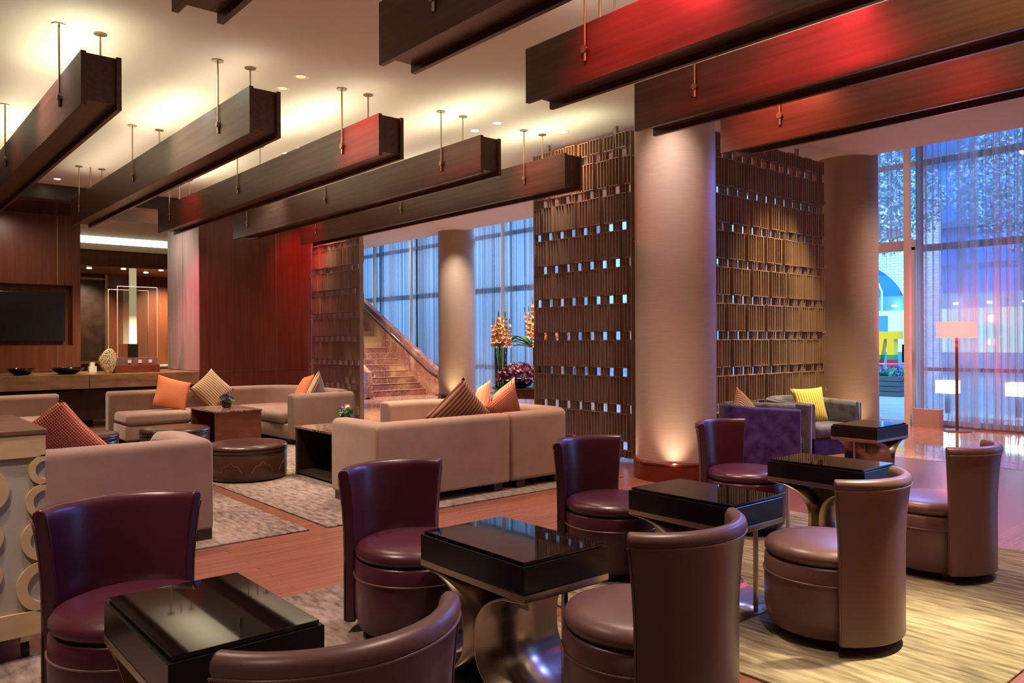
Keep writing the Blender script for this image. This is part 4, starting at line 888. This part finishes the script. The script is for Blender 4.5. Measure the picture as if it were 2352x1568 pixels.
building(-110, -52, 62, 70, 5.5, facade_mat('glass_facade', (0.75, 0.80, 0.85), (0.30, 0.50, 0.70), 2.2, 3.4), M('pale_ledge', (0.6, 0.65, 0.7), 0.5), 'pale blue glazed building seen through the curtains above the stair')
building(-50, -24, 56, 64, 5.0, facade_mat('pale_facade', (0.80, 0.82, 0.85), (0.30, 0.50, 0.70), 1.8, 3.0), M('white_ledge', (0.7, 0.72, 0.75), 0.5), 'pale building seen through the curtains behind the gladiolus vase', 3.0)
building(-20, 12, 40, 47, 13, facade_mat('dark_glass_facade', (0.05, 0.16, 0.30), (0.03, 0.15, 0.35), 2.6, 1.6), M('dark_ledge', (0.05, 0.12, 0.25), 0.4), 'dark blue glass building beyond the arch outside the door')
m_brickw = M('white_brick', (0.7, 0.7, 0.7), 0.7); b = N(m_brickw, 'ShaderNodeTexBrick'); tcc = N(m_brickw, 'ShaderNodeTexCoord'); mpp = N(m_brickw, 'ShaderNodeMapping'); mpp.inputs['Rotation'].default_value = (PI / 2, 0, 0); L(m_brickw, tcc.outputs['Object'], mpp.inputs[0]); L(m_brickw, mpp.outputs[0], b.inputs[0])
b.inputs['Scale'].default_value = 1; b.inputs['Brick Width'].default_value = 0.26; b.inputs['Row Height'].default_value = 0.09; b.inputs['Mortar Size'].default_value = 0.008; b.inputs['Color1'].default_value = (0.85, 0.85, 0.86, 1); b.inputs['Color2'].default_value = (0.72, 0.72, 0.75, 1); b.inputs['Mortar'].default_value = (0.4, 0.42, 0.45, 1); setcol(m_brickw, b.outputs[0])
ax_, az_, ar_ = -12.75, 2.1, 1.85
poly = [(-16.5, 0), (-16.5, 5.6), (-10.1, 5.6), (-10.1, 0), (ax_ + ar_, 0)] + [(ax_ + ar_ * math.cos(a * PI / 24), az_ + ar_ * math.sin(a * PI / 24)) for a in range(25)] + [(ax_ - ar_, 0)]
tag(obj('brick_arch', prism(poly, 26.0, 26.5, 'XZ'), m_brickw), 'white brick wall with a round arch outside the glass door', 'arch')
def shop(x0, x1, y, n, label):
    t = thing('shop_front', label, 'shop', (x0, y, 0)); w = x1 - x0
    obj('wall', bx(0, w, 0, 3, 0, 3.2), M('shop_wall', (0.12, 0.35, 0.42), 0.6), t)
    obj('lit_window', bx(0.3, w - 0.3, -0.02, 0, 0.9, 2.6), emis('shop_light', (0.45, 0.85, 0.95), 0.8), t)
    for k in range(n): obj('ceiling_bulb', lathe([(0.09, 2.75), (0.09, 2.82)], 12), emis('shop_bulb', (1.0, 0.95, 0.8), 14), t, loc=((k + 0.5) * w / n, -0.3, 0))
shop(-19.5, -9.0, 33.0, 9, 'low lit shop front under a row of bulbs seen through the arch')
def tree(x, y, h, r, label, seed, off=0.0):
    rnd = random.Random(seed); t = thing('street_tree', label, 'tree', (x, y, 0))
    obj('trunk', tube([(0, 0, 0), (0.05, 0, h * 0.3), (-0.03, 0.05, h * 0.6), (0.1 + off, 0, h)], [0.16, 0.12, 0.10, 0.05], 10), M('bark', (0.10, 0.08, 0.07), 0.9), t, smooth=60)
    for k, col in enumerate(((0.75, 0.85, 0.85), (0.08, 0.22, 0.20))):  # leaf highlights put into the colour: a pale set among dark leaves
        bm = bmesh.new()
        for i in range(4200):
            v = Vector((rnd.gauss(0, 1), rnd.gauss(0, 1), rnd.gauss(0, 1))).normalized() * r * rnd.random() ** 0.4; p = v * Vector((1, 1, 0.72)).x if False else Vector((v.x + off, v.y, v.z * 0.8)) + Vector((0, 0, h))
            a = Vector((rnd.uniform(-1, 1), rnd.uniform(-1, 1), rnd.uniform(-1, 1))).normalized(); b2 = a.orthogonal().normalized(); s = 0.055
            f = [bm.verts.new(q) for q in (p - a * s, p + b2 * s * 0.5, p + a * s, p - b2 * s * 0.5)]; bm.faces.new(f)
        obj('foliage', bm, M('leaf_%d' % k, col, 0.5), t)
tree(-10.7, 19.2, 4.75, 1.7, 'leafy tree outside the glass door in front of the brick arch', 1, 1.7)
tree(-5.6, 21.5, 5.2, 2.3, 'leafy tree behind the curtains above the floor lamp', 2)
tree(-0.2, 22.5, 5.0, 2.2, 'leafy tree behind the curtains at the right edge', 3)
# planter with flowers
t = thing('planter_box', 'dark slatted planter box outside the glass door', 'planter', (-9.6, 19.6, 0))
bm = bx(-0.9, 1.15, 0.02, 0.78, 0.0, 0.50)
for k in range(4): bx(-0.92, 1.17, 0.0, 0.80, 0.01 + k * 0.125, 0.115 + k * 0.125, bm)
obj('slatted_box', bm, M('dark_blue_wood', (0.05, 0.08, 0.10), 0.6), t)
f = thing('planter_flowers', 'bed of purple and white flowers in the planter outside the door', 'flowers', (-9.5, 20.0, 0.42)); f['kind'] = 'stuff'
for kk in range(5):
    cl = flower_cluster(f, [(M('plaza_leaf', (0.05, 0.30, 0.22), 0.6), 3)], 60, 0.30, 0.26, 0.0, 0.09, 40 + kk, 'leaves') + flower_cluster(f, [(M('plaza_violet', (0.35, 0.08, 0.5), 0.6), 1)], 26, 0.30, 0.30, 0.02, 0.06, 60 + kk, 'blossoms')
    for o in cl: o.location = (-0.75 + kk * 0.42, 0, 0)
# painted letter sculpture
t = thing('letter_sculpture', 'large painted letter in yellow, green and red standing behind the planter', 'sculpture', (-9.40, 21.0, 0.0))
def lp(zlo, zhi):
    def xl(z): return -0.34 + 0.172 * (z - 0.5) / 0.9
    return [[(xl(zlo), zlo), (xl(zlo) + 0.14, zlo), (xl(zhi) + 0.14, zhi), (xl(zhi), zhi)], [(0.05, zlo), (0.23, zlo), (0.23, zhi), (0.05, zhi)]]
for z0, z1, nm, col in ((0.0, 0.88, 'red_leg', (0.55, 0.015, 0.05)), (0.88, 1.0, 'green_band', (0.03, 0.35, 0.08)), (1.0, 1.42, 'yellow_leg', (1.0, 0.62, 0.02))):
    mm = M(nm + '_paint', col, 0.5)
    for p in lp(z0, z1): obj(nm, prism(p, 0, 0.25, 'XZ'), mm, t)
obj('yellow_bar', prism([(-0.24, 1.42), (0.37, 1.42), (0.37, 1.62), (-0.24, 1.62)], 0, 0.25, 'XZ'), M('yellow_paint', (1.0, 0.62, 0.02), 0.5), t)
tag(obj('sign_panel', bx(-0.42, 0.42, 0, 0.08, 1.62, 2.10, bx(-0.03, 0.03, 0.02, 0.06, 0, 1.72)), M('blue_sign', (0.12, 0.40, 0.75), 0.5), loc=(-10.75, 23.2, 0)), 'plain blue sign board on a post behind the painted letter', 'sign')
tag(obj('traffic_cone', lathe([(0.17, 0), (0.17, 0.03), (0.12, 0.035), (0.03, 0.7)], 20), M('cone_orange', (0.8, 0.12, 0.08), 0.5), smooth=40, loc=(-8.95, 20.9, 0)), 'orange red traffic cone beside the painted letter', 'traffic cone')
t = thing('street_lamp', 'thin pale street lamp with a curved neck outside the door', 'street lamp', (-11.1, 24.6, 0))
obj('post', tube([(0, 0, 0), (0, 0, 2.9), (-0.1, 0, 3.15), (-0.35, 0, 3.3)], 0.03, 8), m_white, t, smooth=60)
obj('lamp_head', tube([(-0.35, 0, 3.30), (-0.6, 0, 3.33)], [0.05, 0.03], 8), m_white, t)
for (x, y, l) in ((-5.98, 16.0, 'glowing white lantern box outside behind the curtain, left of the lamp pole'), (-4.80, 16.0, 'glowing white lantern box outside at the right edge')):
    t = thing('lantern', l, 'lantern', (x, y, 0)); obj('stand', lathe([(0.05, 0), (0.05, 0.38)], 12), m_dframe, t); obj('glowing_box', bx(-0.16, 0.16, -0.16, 0.16, 0.38, 0.62), emis('lantern_glow', (0.75, 0.95, 1.0), 9), t)
